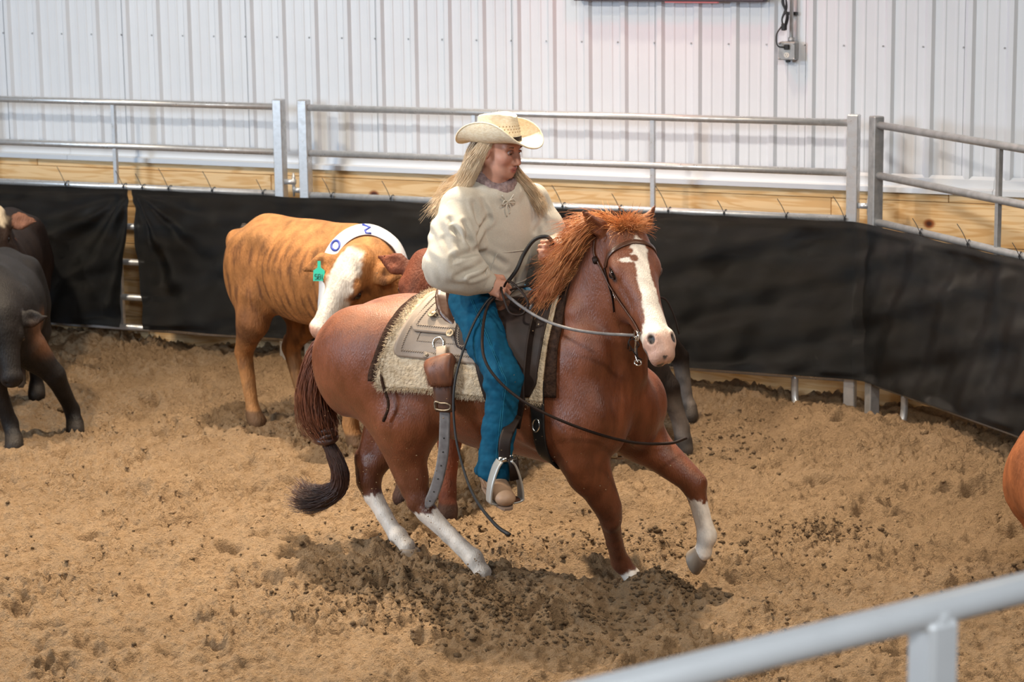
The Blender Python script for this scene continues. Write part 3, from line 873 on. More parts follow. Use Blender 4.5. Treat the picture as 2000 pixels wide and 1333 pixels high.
    s.ell(hp(.02, -.075), (.075, .072, .080), Rh, k=.06)
    s.cone(hp(.14, -.058), hp(.50, -.050), .076, .047, k=.05, flat=(S, 1.0))
    s.ell(hp(.22, -.030), (.12, .052, .030), Rh, k=.05)
    for y in (-1, 1):
        s.ell(hp(.165, -.032, y*.078), (.050, .028, .030), Rh, k=.03)           # brow
        s.ell(hp(.195, -.150, y*.042), (.115, .036, .105), Rh, k=.045)          # jowl
        s.cone(hp(.21, -.082, y*.070), hp(.36, -.082, y*.050), .014, .009, k=.03)   # cheek ridge
        s.cone(hp(.10, -.03, y*.05), hp(.02, -.015, y*.045), .03, .025, k=.04)
    s.cone(hp(.26, -.165), hp(.50, -.108), .050, .034, k=.05, flat=(S, .85))
    s.cone(hp(.22, -.13), hp(.50, -.080), .060, .040, k=.05, flat=(S, .8))
    s.ell(hp(.535, -.062), (.062, .056, .056), Rh, k=.04)
    for y in (-1, 1):
        s.ell(hp(.528, -.036, y*.040), (.040, .021, .030), Rh, k=.022)
        s.ell(hp(.578, -.078, y*.026), (.026, .025, .028), Rh, k=.02)
    s.ell(hp(.588, -.058), (.024, .040, .036), Rh, k=.03)
    s.ell(hp(.565, -.118), (.032, .030, .024), Rh, k=.025)
    for y in (-1, 1):
        s.ell(hp(.538, -.010, y*.050), (.024, .015, .020), Rh, k=.008, op='sub')   # nostril
        s.ell(hp(.182, -.050, y*.104), (.026, .018, .017), Rh, k=.012, op='sub')   # eye socket
    s.cone(hp(.545, -.098, -.05), hp(.60, -.096, -.03), .004, .004, k=.008, op='sub')
    s.cone(hp(.545, -.098, .05), hp(.60, -.096, .03), .004, .004, k=.008, op='sub')
    # ears: cupped, turned outward
    for (y, tipv) in ((-1, EARR), (1, EARL)):
        b = hp(.000, -.040, y*.066); tip = b + tipv
        ax = tipv/np.linalg.norm(tipv)
        op_ = (N*.55 + S*y*.80); op_ = op_ - ax*(op_ @ ax); op_ /= np.linalg.norm(op_)
        mid_ = b + tipv*.42
        s.chain([b, mid_, tip], [.030, .037, .006], k=.012, flat=(op_, .62))
        s.chain([b + op_*.030 + tipv*.12, mid_ + op_*.024, tip + op_*.004], [.008, .022, .002], k=.008, flat=(op_, .75), op='sub')
    return s

# head frame: P0 poll, A poll->muzzle, N forehead normal, S left
_A = np.array([.33, -.30, -.41]); _A /= np.linalg.norm(_A)
_g = np.array([_A[0], _A[1], 0]); _g /= np.linalg.norm(_g)
_S = np.cross([0, 0, 1.0], _g); _N = np.cross(_A, _S); _N = _N if _N @ _g > 0 else -_N
HEAD = (np.array([.742, -.050, 1.552]), _A, _N, _S)
EARR = np.array([-.075, -.085, .115]); EARL = np.array([.035, .085, .115])

s = horse_body()
V, F = s.mesh(3)
Nn = normals(V, F)
# coat colours: chestnut with darker points, white blaze, socks
P0, A, N_, S_ = HEAD
t = (V-P0) @ A/1.02; y = (V-P0) @ S_/1.02; nrm = (V-P0) @ N_/1.02
base = np.array([.175, .050, .018]); dark = np.array([.090, .027, .012]); lightc = np.array([.245, .082, .030])
nz = hash3(V, 4.0)
C = base[None]*(1+.10*nz[:, None])
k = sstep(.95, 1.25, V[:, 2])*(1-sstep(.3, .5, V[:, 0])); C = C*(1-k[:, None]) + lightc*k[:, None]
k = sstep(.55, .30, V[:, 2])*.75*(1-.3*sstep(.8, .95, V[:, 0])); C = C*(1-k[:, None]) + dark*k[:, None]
white = np.array([.80, .72, .63])
jag = .012*hash3(V, 45.0) + .006*hash3(V, 140.0)
def leg(x0, x1, y0, y1): return (V[:, 0] > x0) & (V[:, 0] < x1) & (V[:, 1] > y0) & (V[:, 1] < y1)
def mixw(mask, k, col=white):
    global C
    k = (k*mask)[:, None]; C = C*(1-k) + np.asarray(col)*k
mixw(leg(-.32, .3, -.32, -.08), sstep(.012, -.004, (V[:, 2]-.285) - .55*(V[:, 0]+.17)*0 + jag*2.2 - .25*(V[:, 0]+.15)))
mixw(leg(-.75, -.3, -.02, .25) , sstep(.008, -.008, V[:, 2]-.245+jag*1.6))
mixw(leg(.80, 1.1, .08, .32), sstep(.008, -.008, V[:, 2]-.375+jag*1.8))
mixw(leg(.55, .80, 0, .2), sstep(.006, -.006, V[:, 2]-.060+jag*.6 - .5*(V[:, 0]-.69)))
# blaze
inhead = (t > -.02) & (nrm > -.16) & (V[:, 2] > .9) & (V[:, 0] > .6)
bw = np.interp(t, [.05, .085, .12, .17, .22, .30, .40, .46, .51, .60], [0, .026, .040, .030, .030, .031, .036, .052, .080, .09])
bc = np.interp(t, [.05, .12, .17, .25, .45, .6], [.020, .012, .004, .002, 0, 0])
d = np.abs(y-bc) - bw - jag*.55
k = sstep(.004, -.004, d)*inhead*sstep(-.105, -.09, nrm + .06*sstep(.42, .5, t))
# spur of white toward the right eye, chestnut spots inside
spur = np.hypot((t-.166-.35*(y+.045))/.012, (y+.045)/.030)
k = np.maximum(k, sstep(1.15, .85, spur + jag*8)*inhead)
for (ts, ys, ra) in ((.165, -.020, .017), (.128, -.026, .013)):
    k = k*(1-sstep(1.15, .85, np.hypot(t-ts, y-ys)/ra + jag*8))
C = C*(1-k[:, None]) + white*k[:, None]
pink = np.array([.60, .33, .24])
k = sstep(.495, .54, t+jag)*inhead*.85; C = C*(1-k[:, None]) + pink*k[:, None]
grey = np.array([.13, .11, .105])
for yy in (-1, 1):
    k = sstep(1.2, .7, np.hypot((t-.555)/.030, (nrm+.092)/.020))*(y*yy > .015)*inhead; C = C*(1-k[:, None]) + grey*k[:, None]
    k = sstep(1.1, .8, np.sqrt(((t-.538)/.023)**2+((nrm+.016)/.018)**2+((y-yy*.048)/.016)**2)); C = C*(1-k[:, None]) + np.array([.02, .015, .015])*k[:, None]
    k = sstep(1.3, .8, np.sqrt(((t-.182)/.036)**2+((nrm+.050)/.026)**2+((y-yy*.092)/.03)**2)); C = C*(1-k[:, None]) + np.array([.035, .016, .012])*k[:, None]
k = sstep(1.1, .8, np.hypot((t-.600)/.014, (y+.004)/.013))*inhead*(nrm < -.035); C = C*(1-k[:, None]) + grey*.6*k[:, None]
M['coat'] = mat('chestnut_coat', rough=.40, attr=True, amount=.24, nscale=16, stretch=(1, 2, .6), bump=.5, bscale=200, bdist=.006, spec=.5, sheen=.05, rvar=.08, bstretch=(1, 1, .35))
M['hoof'] = mat('hoof_horn', (.30, .24, .18), .55, col2=(.17, .13, .10), nscale=18, stretch=(1, 1, .2))
M['eye'] = mat('dark_eye', (.010, .006, .005), .06)
horse = empty('horse', HO, HRZ, 'chestnut horse with white blaze and white socks carrying the rider', 'horse')
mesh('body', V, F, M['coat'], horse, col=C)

def hoof(cor, toe, width, name='hoof', tilt=None):
    """cor: centre of coronet, toe: direction on the sole plane, tilt: sole normal (up)"""
    upv = np.array([0, 0, 1.0]) if tilt is None else np.asarray(tilt, float)/np.linalg.norm(tilt)
    f = np.asarray(toe, float); f = f - upv*(f @ upv); f /= np.linalg.norm(f); l = np.cross(upv, f)
    Vh = []; n = 20
    for (h_, r_, sh) in ((0, .90, 0), (-.006, 1.0, .002), (-.03, 1.10, .012), (-.055, 1.20, .022), (-.060, 1.16, .022)):
        for j in range(n):
            a = 2*math.pi*j/n
            e = 1.15 if math.cos(a) > 0 else .95
            Vh.append(np.asarray(cor) + upv*h_ + f*(sh + math.cos(a)*width*r_*e) + l*math.sin(a)*width*r_)
    Fh = [(k_*n+j, k_*n+n+j, k_*n+n+(j+1) % n, k_*n+(j+1) % n) for k_ in range(4) for j in range(n)]
    Fh += [tuple(range(n)), tuple(range(5*n-1, 4*n-1, -1))]
    return mesh(name, Vh, Fh, M['hoof'], horse)
hoof((.140, -.203, .045), (1, -.05, 0), .043)
hoof((-.395, .040, .035), (1, -.1, 0), .043)
hoof((.698, .094, .036), (1, .2, 0), .044)
hoof((.972, .20, .145), (.25, 0, -1), .044, tilt=(.95, .0, .42))

# eyes with lids
for yy in (-1, 1):
    c = P0 + (A*.182 + N_*(-.050) + S_*yy*.090)*1.02
    U = []; n1, n2 = 12, 20
    for i in range(n1+1):
        for j in range(n2):
            a, b = math.pi*i/n1, 2*math.pi*j/n2
            U.append(c + .0230*np.array([math.sin(a)*math.cos(b), math.sin(a)*math.sin(b), math.cos(a)]))
    Fe = [(i*n2+j, i*n2+(j+1) % n2, (i+1)*n2+(j+1) % n2, (i+1)*n2+j) for i in range(n1) for j in range(n2)]
    e = mesh('eye', U, Fe, M['eye'], horse)
    for up_ in (1, -1):
        lid = []
        for q in np.linspace(-1, 1, 13):
            lid.append(c + S_*yy*(.0185-.010*q*q) + A*(q*.024) + (N_*.9+S_*yy*.1)*(up_*.0115*(1-q*q)) )
        MB().tube(lid, [.0015+.0035*(1-abs(q)) for q in np.linspace(-1, 1, 13)], 7).build('eyelid', mat('eyelid_skin', (.06, .025, .018), .5), e)

# ---- hair: mane, forelock, tail
M['mane'] = mat('mane_hair', (.36, .10, .028), .42, col2=(.68, .29, .10), nscale=9, spec=.5)
M['tail'] = mat('tail_hair', (.12, .040, .020), .42, col2=(.20, .065, .028), nscale=9, spec=.5)
M['tail_dark'] = mat('tail_hair_dark', (.035, .016, .012), .42, col2=(.07, .028, .018), nscale=9, spec=.5)
hr = np.random.default_rng(11)
crest = spline([(.690, -.045, 1.575), (.640, -.042, 1.535), (.575, -.030, 1.44), (.510, -.015, 1.335), (.455, 0, 1.25), (.39, 0, 1.205)], 60)
def lock(roots, dirs, lens, n=9, curl=.35, grav=.5, spread=.10, seed=0):
    r = np.random.default_rng(seed); k = len(roots)
    S3 = np.zeros((k, n, 3)); S3[:, 0] = roots
    d = dirs/np.linalg.norm(dirs, axis=1)[:, None]
    d = d + r.normal(0, spread, d.shape); d /= np.linalg.norm(d, axis=1)[:, None]
    w = r.normal(0, curl, (k, 3)); step = (lens/(n-1))[:, None]
    for i in range(1, n):
        S3[:, i] = S3[:, i-1] + d*step
        d = d + np.array([0, 0, -grav])*step*4 + w*step*3 + r.normal(0, .05, d.shape); d /= np.linalg.norm(d, axis=1)[:, None]
    return S3
k = 5200
ti = hr.uniform(0, 1, k); ci = (ti*59).astype(int)
roots = crest[ci] + hr.normal(0, .009, (k, 3))
clump = np.sin(ci*1.9)*.5 + np.sin(ci*.63+1)*.6 + np.sin(ci*4.3)*.3
dx = -.85 + .18*clump; dy = -.55 - .15*np.sin(ci*.8); dz = .42*(1-ti)**1.2 + .16*clump - .25*ti
far = hr.uniform(0, 1, k) < .14
dy = np.where(far, .5, dy)
dirs = np.stack([dx, dy, dz], 1)
lens = hr.uniform(.09, .235, k)*(1+.30*ti)
S1 = lock(roots, dirs, lens, 10, .42, 1.5, .15, 3)
Vm, Fm = strands(S1, hr.uniform(.0009, .0021, k), .25)
mesh('mane', Vm, Fm, M['mane'], horse)
k = 900
P_f = P0 + A*hr.uniform(-.03, .03, k)[:, None] + S_*hr.uniform(-.04, .04, k)[:, None] + N_*hr.uniform(-.02, .012, k)[:, None]
side = hr.uniform(-.45, .55, k)
dirs = S_[None]*side[:, None]*1.1 + np.array([0, 0, 1])*hr.uniform(-.05, .38, k)[:, None] + N_[None]*.35
S2 = lock(P_f, dirs, hr.uniform(.035, .115, k), 10, .9, 2.2, .22, 5)
Vm, Fm = strands(S2, hr.uniform(.0011, .0022, k), .25)
mesh('forelock', Vm, Fm, M['mane'], horse)
# tail: gathered to a knot, then a loose switch sweeping back
def bundle(path, rad, k, n, seed, r0):
    r = np.random.default_rng(seed)
    C_ = spline(path, n); R_ = np.interp(np.linspace(0, 1, n), np.linspace(0, 1, len(rad)), rad)
    T = np.gradient(C_, axis=0); T /= np.linalg.norm(T, axis=1)[:, None]
    a = np.cross(T, [0, 1.0, .15]); a /= np.linalg.norm(a, axis=1)[:, None]; b = np.cross(T, a)
    th = r.uniform(0, 6.283, k); q = np.sqrt(r.uniform(0, 1, k)); tw = r.normal(0, .5, k)
    u = np.linspace(0, 1, n)
    S3 = C_[None] + (q[:, None]*R_[None])[..., None]*(np.cos(th[:, None]+tw[:, None]*u[None])[..., None]*a[None] + np.sin(th[:, None]+tw[:, None]*u[None])[..., None]*b[None]*.8)
    fr2 = np.linspace(0, 1, n)[None, :, None]**3
    S3 += r.normal(0, .0025, S3.shape) + fr2*r.normal(0, .5, (k, 1, 3))*R_[None, :, None]
    cut = r.uniform(.80, 1.0, k)                       # uneven ends
    uu = cut[:, None]*u[None]*(n-1); i0 = np.clip(uu.astype(int), 0, n-2); ff = (uu-i0)[..., None]
    S3 = np.take_along_axis(S3, i0[..., None], 1)*(1-ff) + np.take_along_axis(S3, i0[..., None]+1, 1)*ff
    return strands(S3, r.uniform(.6, 1.3, k)*r0, .5)
Vt, Ft = bundle([(-.715, 0, .99), (-.785, 0, .945), (-.835, 0, .85), (-.855, 0, .70), (-.83, 0, .58), (-.79, 0, .515)], [.025, .040, .062, .078, .070, .030], 1500, 12, 3, .0024)
mesh('tail', Vt, Ft, M['tail'], horse)
Vt, Ft = bundle([(-.80, 0, .50), (-.76, 0, .44), (-.725, 0, .36), (-.735, 0, .285), (-.80, 0, .235), (-.90, 0, .21), (-.97, 0, .235)], [.022, .034, .042, .040, .045, .050, .055], 1100, 18, 5, .0018)
mesh('tail_switch', Vt, Ft, M['tail_dark'], horse)
b = MB()
for j, (ph, rr) in enumerate(((0, .036), (1.3, .033), (2.4, .034))):
    pts = [np.array([-.795, 0, .512]) + np.array([rr*math.cos(a)*1.25, rr*math.sin(a)*.95, (.012+.008*j)*math.sin(a+ph)+.006*(j-1)]) for a in np.linspace(0, 2*math.pi, 22, endpoint=False)]
    b.tube(pts, .0165, 9, closed=True)
b.build('tail_knot', M['tail_dark'], horse)
# ------------------------------------------------------------------ tack: fitted on the horse's surface
HS = s                                     # the horse's distance field
def sample(P):
    P = np.asarray(P, np.float32); q = (P - HS.lo)/HS.h
    i = np.clip(np.floor(q).astype(int), 0, HS.n-2); f = np.clip(q-i, 0, 1)
    out = 0
    for a in (0, 1):
        for b in (0, 1):
            for c in (0, 1):
                w = (f[..., 0] if a else 1-f[..., 0])*(f[..., 1] if b else 1-f[..., 1])*(f[..., 2] if c else 1-f[..., 2])
                out = out + w*HS.v[i[..., 0]+a, i[..., 1]+b, i[..., 2]+c]
    return out
def cast(C_, D_, r0=.05, r1=.50, n=180):
    """first exit of the body along D_ from C_ (arrays)"""
    r = np.linspace(r0, r1, n)
    P = C_[..., None, :] + D_[..., None, :]*r[:, None]
    v = sample(P); ok = v > 0
    i = np.argmax(ok, -1); i = np.where(ok.any(-1), i, n-1); i = np.maximum(i, 1)
    v0 = np.take_along_axis(v, (i-1)[..., None], -1)[..., 0]; v1 = np.take_along_axis(v, i[..., None], -1)[..., 0]
    t = np.clip(-v0/(v1-v0+1e-9), 0, 1)
    return r[i-1] + t*(r[1]-r[0])
def drape(X, PH, off):
    """X: forward, PH: degrees from the spine, negative = near (right) side"""
    X = np.asarray(X, float); PH = np.radians(np.asarray(PH, float))
    X, PH = np.broadcast_arrays(X, PH)
    C_ = np.stack([X, 0*X, 0*X+.90], -1); D_ = np.stack([0*X, np.sin(PH), np.cos(PH)], -1)
    r = cast(C_, D_)
    return C_ + D_*(r + off)[..., None]
def soft(R, it=3):
    for _ in range(it):
        R[1:-1] = .25*R[:-2]+.5*R[1:-1]+.25*R[2:]; R[:, 1:-1] = .25*R[:, :-2]+.5*R[:, 1:-1]+.25*R[:, 2:]
    return R
def drape_panel(name, xl, xr, p0, p1, off, th, mat_, parent, nx=40, npn=60, wav=0.0):
    """xl, xr: functions of |phi| ; returns object and a point function"""
    ph = np.linspace(p0, p1, npn); u = np.linspace(0, 1, nx)
    XL = np.array([xl(abs(a)) for a in ph]); XR = np.array([xr(abs(a)) for a in ph])
    X = XL[None]+(XR-XL)[None]*u[:, None]; PHI = np.repeat(ph[None], nx, 0)
    A_ = drape(X, PHI, 0.0); C_ = np.stack([X, 0*X, 0*X+.90], -1)
    D_ = A_-C_; R = np.linalg.norm(D_, axis=-1); D_ = D_/R[..., None]; R = soft(R, 6)
    if wav: R = R + wav*hash3(A_.reshape(-1, 3), 30).reshape(R.shape)
    top = C_+D_*(R+off+th)[..., None]; bot = C_+D_*(R+off)[..., None]
    n_ = nx*npn
    V = np.concatenate([top.reshape(-1, 3), bot.reshape(-1, 3)])
    ix = np.arange(n_).reshape(nx, npn)
    F = [np.stack([ix[:-1, :-1], ix[1:, :-1], ix[1:, 1:], ix[:-1, 1:]], -1).reshape(-1, 4)]
    F.append(F[0][:, ::-1]+n_)
    for e in (ix[0], ix[-1][::-1], ix[:, 0][::-1], ix[:, -1]):
        F.append(np.stack([e[:-1], e[1:], e[1:]+n_, e[:-1]+n_], -1))
    F = np.concatenate(F)
    if p1 < p0: F = F[:, ::-1]
    return mesh(name, V, F, mat_, parent), top
def hroot(name, base, label, cat, group=None):
    b = np.asarray(base, float); c, s_ = math.cos(HRZ), math.sin(HRZ)
    w = HO + np.array([b[0]*c-b[1]*s_, b[0]*s_+b[1]*c, b[2]])
    r = empty(name, w, HRZ, label, cat, group); r['_b'] = list(map(float, b)); return r
def settle(root):
    """children were modelled in the horse's frame: shift them under their own base"""
    b = Vector(root['_b']); del root['_b']
    for o in COL.objects:
        if o.parent == root: o.location = -b

M['pad'] = mat('cream_wool_pad', (.68, .57, .42), .95, col2=(.50, .39, .26), nscale=40, stretch=(.5, 1, 1), bump=.9, bscale=75, bdist=.012, spec=.1)
M['pad_brown'] = mat('dark_brown_wool', (.055, .030, .020), .95, col2=(.028, .016, .012), nscale=60, bump=.8, bscale=110, bdist=.008, spec=.1)
M['leather_grey'] = mat('tooled_grey_leather', (.30, .235, .18), .55, col2=(.235, .18, .135), nscale=10, bump=.25, bscale=160, bdist=.002)
M['leather_brown'] = mat('brown_leather', (.095, .038, .020), .36, col2=(.055, .022, .013), nscale=9, coat=.2)
M['leather_dark'] = mat('dark_leather', (.026, .014, .010), .55, col2=(.014, .008, .006), nscale=12, spec=.25)
M['leather_worn'] = mat('worn_grey_strap', (.20, .19, .19), .55, col2=(.12, .11, .11), nscale=30)
M['black_strap'] = mat('black_nylon', (.010, .010, .011), .5)
M['silver'] = mat('silver_hardware', (.75, .73, .68), .22, 1.0)
M['conch'] = mat('antique_concho', (.34, .28, .20), .40, .7, col2=(.16, .12, .08), nscale=90)
M['cowhide'] = mat('hair_on_hide', (.20, .070, .030), .5, col2=(.10, .035, .018), nscale=30, stretch=(1, 1, .3))

# ---- saddle pad
pad = hroot('saddle_pad', (0, 0, 1.15), 'cream woven wool saddle pad with dark brown edge on the horse', 'saddle pad')
itp = lambda xs_, ys_: (lambda a: float(np.interp(a, xs_, ys_)))
drape_panel('brown_underlay', itp([0, 40, 75, 92], [-.275, -.300, -.345, -.372]), itp([0, 60, 98], [.485, .510, .520]), -97, 97, .003, .010, M['pad_brown'], pad, 46, 70, .002)
_, top = drape_panel('wool_blanket', itp([0, 40, 75, 96, 100], [-.228, -.250, -.300, -.325, -.315]), itp([0, 60, 100], [.44, .462, .468]), -101, 101, .014, .013, M['pad'], pad, 60, 90, .003)
fr_ = np.random.default_rng(4)
roots = []; dirs = []
for e, dv in ((top[0], (-1, 0, -.1)), (top[:, 0], (-.1, -.5, -.9)), (top[1], (-.7, 0, .2))):
    m_ = 1400
    i = fr_.uniform(0, len(e)-1.001, m_); j = i.astype(int); f_ = (i-j)[:, None]
    roots.append(e[j]*(1-f_)+e[j+1]*f_ + fr_.normal(0, .003, (m_, 3))); dirs.append(np.tile(np.array(dv, float), (m_, 1)) + fr_.normal(0, .55, (m_, 3)))
roots = np.vstack(roots); dirs = np.vstack(dirs)
Vf, Ff = strands(lock(roots, dirs, fr_.uniform(.008, .024, len(roots)), 5, 2.0, 2.0, .2, 8), .0008, .5)
mesh('wool_fringe', Vf, Ff, M['pad'], pad)
# dark cord hanging from the corner
MB().tube(spline([(-.306, -.292, .915), (-.298, -.302, .88), (-.285, -.306, .84), (-.262, -.312, .79), (-.262, -.318, .75), (-.283, -.322, .70)], 20), [.006]*4+[.0065]*14+[.008, .006], 8).build('tie_cord', M['pad_brown'], pad)
settle(pad)

# ---- saddle
sad = hroot('saddle', (0.08, 0, 1.18), 'western saddle of tooled grey leather with brown seat and horn', 'saddle')
def border(top_, parent, inset=3, amp=.0035, step=.011):
    """serpentine stamped border along the rear and lower edges (near side) of a draped plate"""
    for ins in (inset, inset+5):
        e = np.vstack([top_[ins, ::-1][: top_.shape[1]-ins], top_[ins:-1, ins]]) if False else np.vstack([top_[ins, top_.shape[1]//2-6:ins-1:-1], top_[ins:-2, ins]])
        L = np.concatenate([[0], np.cumsum(np.linalg.norm(np.diff(e, axis=0), axis=1))])
        q = np.arange(0, L[-1], step/4)
        P = np.stack([np.interp(q, L, e[:, d]) for d in range(3)], 1)
        T = np.gradient(P, axis=0); T /= np.linalg.norm(T, axis=1)[:, None]+1e-9
        out = P - np.stack([P[:, 0], 0*q, 0*q+.90], 1); out /= np.linalg.norm(out, axis=1)[:, None]
        sd = np.cross(T, out)
        a = amp*(1 if ins == inset else .35)
        P = P + sd*(a*np.sin(q/step*2*math.pi))[:, None] + out*.0008
        MB().tube(P, .0021, 5).build('stamped_border', M['leather_grey'], parent)
sk, top = drape_panel('skirt', itp([0, 25, 45, 60, 68, 72, 74], [-.19, -.200, -.222, -.243, -.252, -.246, -.225]), itp([0, 40, 74], [.42, .43, .43]), -74, 74, .030, .006, M['leather_grey'], sad, 60, 80)
border(top, sk)
jk, top = drape_panel('rear_jockey', itp([0, 18, 35, 46, 50, 52], [-.125, -.140, -.168, -.188, -.182, -.165]), itp([0, 52], [.20, .20]), -52, 52, .042, .006, M['leather_grey'], sad, 50, 60)
border(top, jk)
sj, top = drape_panel('seat_jockey', lambda a: .03+.055*(1-math.sqrt(max(0, 1-((a-40)/24)**2))) if a > 16 else .08, itp([16, 64], [.36, .36]), -64, -16, .052, .006, M['leather_dark'], sad, 40, 40)
border(top, sj, 2)
drape_panel('seat_jockey', lambda a: .03+.055*(1-math.sqrt(max(0, 1-((a-40)/24)**2))) if a > 16 else .08, itp([16, 64], [.36, .36]), 16, 64, .052, .006, M['leather_dark'], sad, 40, 40)
ts = SDF((-.2, -.28, 1.05), (.5, .28, 1.46), .006)
ts.ell((.12, 0, 1.175), (.26, .175, .085), k=.03)
arc = [(.020, -.205, 1.115), (-.060, -.188, 1.165), (-.105, -.145, 1.225), (-.125, -.075, 1.268), (-.130, 0, 1.283), (-.125, .075, 1.268), (-.105, .145, 1.225), (-.060, .188, 1.165), (.020, .205, 1.115)]
for i in range(8):
    a_, b_ = np.array(arc[i]), np.array(arc[i+1])
    for q in np.linspace(0, 1, 5)[:-1]:
        p_ = a_*(1-q)+b_*q
        ts.cone(p_, (.06, p_[1]*.35, 1.165), .013, .035, k=.02)
ts.ell((.13, 0, 1.345), (.185, .175, .125), k=.03, op='sub')
ts.ell((.335, 0, 1.20), (.062, .165, .085), k=.03)
ts.cone((.355, 0, 1.23), (.385, 0, 1.33), .034, .021, k=.03)
V, F = ts.mesh(3)
C = np.tile(np.array([.085, .034, .018]), (len(V), 1)); kk = sstep(.20, .30, V[:, 0])[:, None]; C = C*(1-kk)+np.array([.024, .013, .010])*kk
M['seat_leather'] = mat('saddle_seat_leather', rough=.33, attr=True, amount=.35, nscale=12, coat=.15)
st = mesh('seat', V, F, M['seat_leather'], sad, col=C)
MB().tube(spline(arc, 50), .0125, 10).build('cantle_binding', M['leather_brown'], st)
V_, F_ = [], []
hc = MB()
for (h_, r_) in ((0, .02), (.004, .040), (.012, .044), (.019, .038), (.022, .0)):
    pass
prof_ = [(0.0, .020), (.003, .040), (.011, .045), (.018, .039), (.021, .012)]
n_ = 24; ax_ = np.array([.28, 0, .96]); ux = np.array([.96, 0, -.28])
Vh = [np.array([.387, 0, 1.335])+ax_*h_+ux*r_*math.cos(2*math.pi*j/n_)*1.1+np.array([0, 1, 0])*r_*math.sin(2*math.pi*j/n_) for (h_, r_) in prof_ for j in range(n_)]
Fh = [(k_*n_+j, k_*n_+(j+1) % n_, k_*n_+n_+(j+1) % n_, k_*n_+n_+j) for k_ in range(4) for j in range(n_)] + [tuple(range(n_))[::-1], tuple(range(4*n_, 5*n_))]
mesh('horn_cap', Vh, Fh, M['leather_dark'], sad)
def concho(p, nrm_, r_, name='concho'):
    nrm_ = np.asarray(nrm_, float)/np.linalg.norm(nrm_); a_ = np.cross(nrm_, [.3, .1, 1]); a_ /= np.linalg.norm(a_); b_ = np.cross(nrm_, a_)
    Vc = []; n = 28
    for (h_, q) in ((0, 1.0), (.003, 1.0), (.0045, .86), (.003, .72), (.006, .45), (.0075, .0)):
        for j in range(n):
            w = q*(1 + (.06 if j % 2 else -.03)*(q > .9))
            Vc.append(np.asarray(p)+nrm_*h_+r_*w*(math.cos(2*math.pi*j/n)*a_+math.sin(2*math.pi*j/n)*b_))
    Fc = [(k_*n+j, k_*n+(j+1) % n, k_*n+n+(j+1) % n, k_*n+n+j) for k_ in range(5) for j in range(n)]
    return mesh(name, Vc, Fc, M['conch'], sad)
for (x, ph) in ((-.105, -37), (.015, -52), (.012, 52), (-.105, 37), (.405, -36)):
    p = drape(x, ph, .058 if x < .3 else .04); q = drape(x, ph, .10)
    concho(p, q-p, .0185 if x < .3 else .012)
for a_, b_ in ((-96, -18), (18, 96)):
    drape_panel('front_skirt', itp([18, 96], [.20, .25]), itp([18, 55, 85, 96], [.43, .448, .448, .42]), a_, b_, .040, .007, M['leather_dark'], sad, 20, 40)  # dark leather over the grey skirt, with the shade there put into its colour
# buckle-down tab on the skirt, rigging ring
p = drape(np.linspace(-.10, -.035, 6), np.linspace(-70, -72, 6), .040)
MB().tube(p, .013, 8, flat=((0, -.9, .4), .25)).build('skirt_tab', M['leather_grey'], sad)
concho(drape(-.085, -70.5, .044), (0, -.9, .3), .008, 'rivet')
rc_ = drape(-.04, -60, .040)
MB().tube([rc_ + .026*np.array([math.cos(a), .25*math.sin(a), math.sin(a)]) for a in np.linspace(0, 2*math.pi, 20, endpoint=False)], .0035, 8, closed=True).build('rigging_ring', M['silver'], sad)
# hair-on cuff, leather sleeve, buckle and hanging flank strap
cf = hroot('flank_strap', (.0, -.30, .80), 'flank strap with hair-on cuff and punched grey strap hanging below saddle', 'strap')
pts = [(-.018, -.272, 1.03), (-.010, -.290, .985), (-.002, -.315, .965), (.008, -.325, .93), (.014, -.322, .885)]
MB().tube([(-.018, -.270, 1.04), (-.008, -.292, 1.0), (.0, -.305, .96)], .024, 8, flat=((0, -1, .2), .2)).build('billet', M['leather_grey'], cf)
MB().tube(spline(pts[1:], 8), [.070, .073, .070, .066, .061, .057, .054, .050], 12, flat=((0, -1, .15), .42)).build('hide_cuff', M['cowhide'], cf)
k = 1400
u = fr_.uniform(0, 1, k); cp_ = np.stack([np.interp(u, [0, 1], [-.012, .014]), np.full(k, -.335), np.interp(u, [0, 1], [.985, .89])], 1); cp_[:, 0] += fr_.uniform(-.066, .060, k); cp_[:, 1] += .012*((cp_[:, 0]-.0)/.05)**2
Vf, Ff = strands(lock(cp_, np.tile([.05, -.35, -1.0], (k, 1)), fr_.uniform(.012, .030, k), 5, .8, .3, .25, 3), .0007, .4)
mesh('cuff_hair', Vf, Ff, M['cowhide'], cf)
MB().tube(spline([(.010, -.312, .905), (.018, -.318, .86), (.024, -.320, .80), (.026, -.318, .775)], 8), [.045, .047, .047, .046, .046, .047, .047, .044], 12, flat=((0, -1, .05), .33)).build('leather_sleeve', M['leather_brown'], cf)
ring = [(.0255+.036*c_, -.342, .802+.016*s_) for c_, s_ in ((-1, -1), (-.3, -1.2), (.4, -1.1), (1, -.6), (1.05, .4), (.5, .8), (-.2, .7), (-1, .9))]
MB().tube(spline(ring+[ring[0]], 30)[:-1], .0042, 8, closed=True).build('buckle', M['conch'], cf)
sp = spline([(.026, -.322, .79), (.024, -.325, .70), (.016, -.325, .60), (-.005, -.325, .50), (-.040, -.325, .405), (-.075, -.325, .345)], 26)
wr = np.full(26, .0245); wr[-4:] = (.024, .021, .015, .006)
so = MB().tube(sp, wr, 8, flat=((.15, -1, 0), .14)).build('hanging_strap', M['leather_worn'], cf)
for i in range(7, 24, 3):
    c_ = sp[i]+np.array([0, -.0042, 0]); MB().tube([c_, c_+np.array([0, -.001, 0])], .0035, 8).build('strap_hole', M['black_strap'], so)
settle(cf)
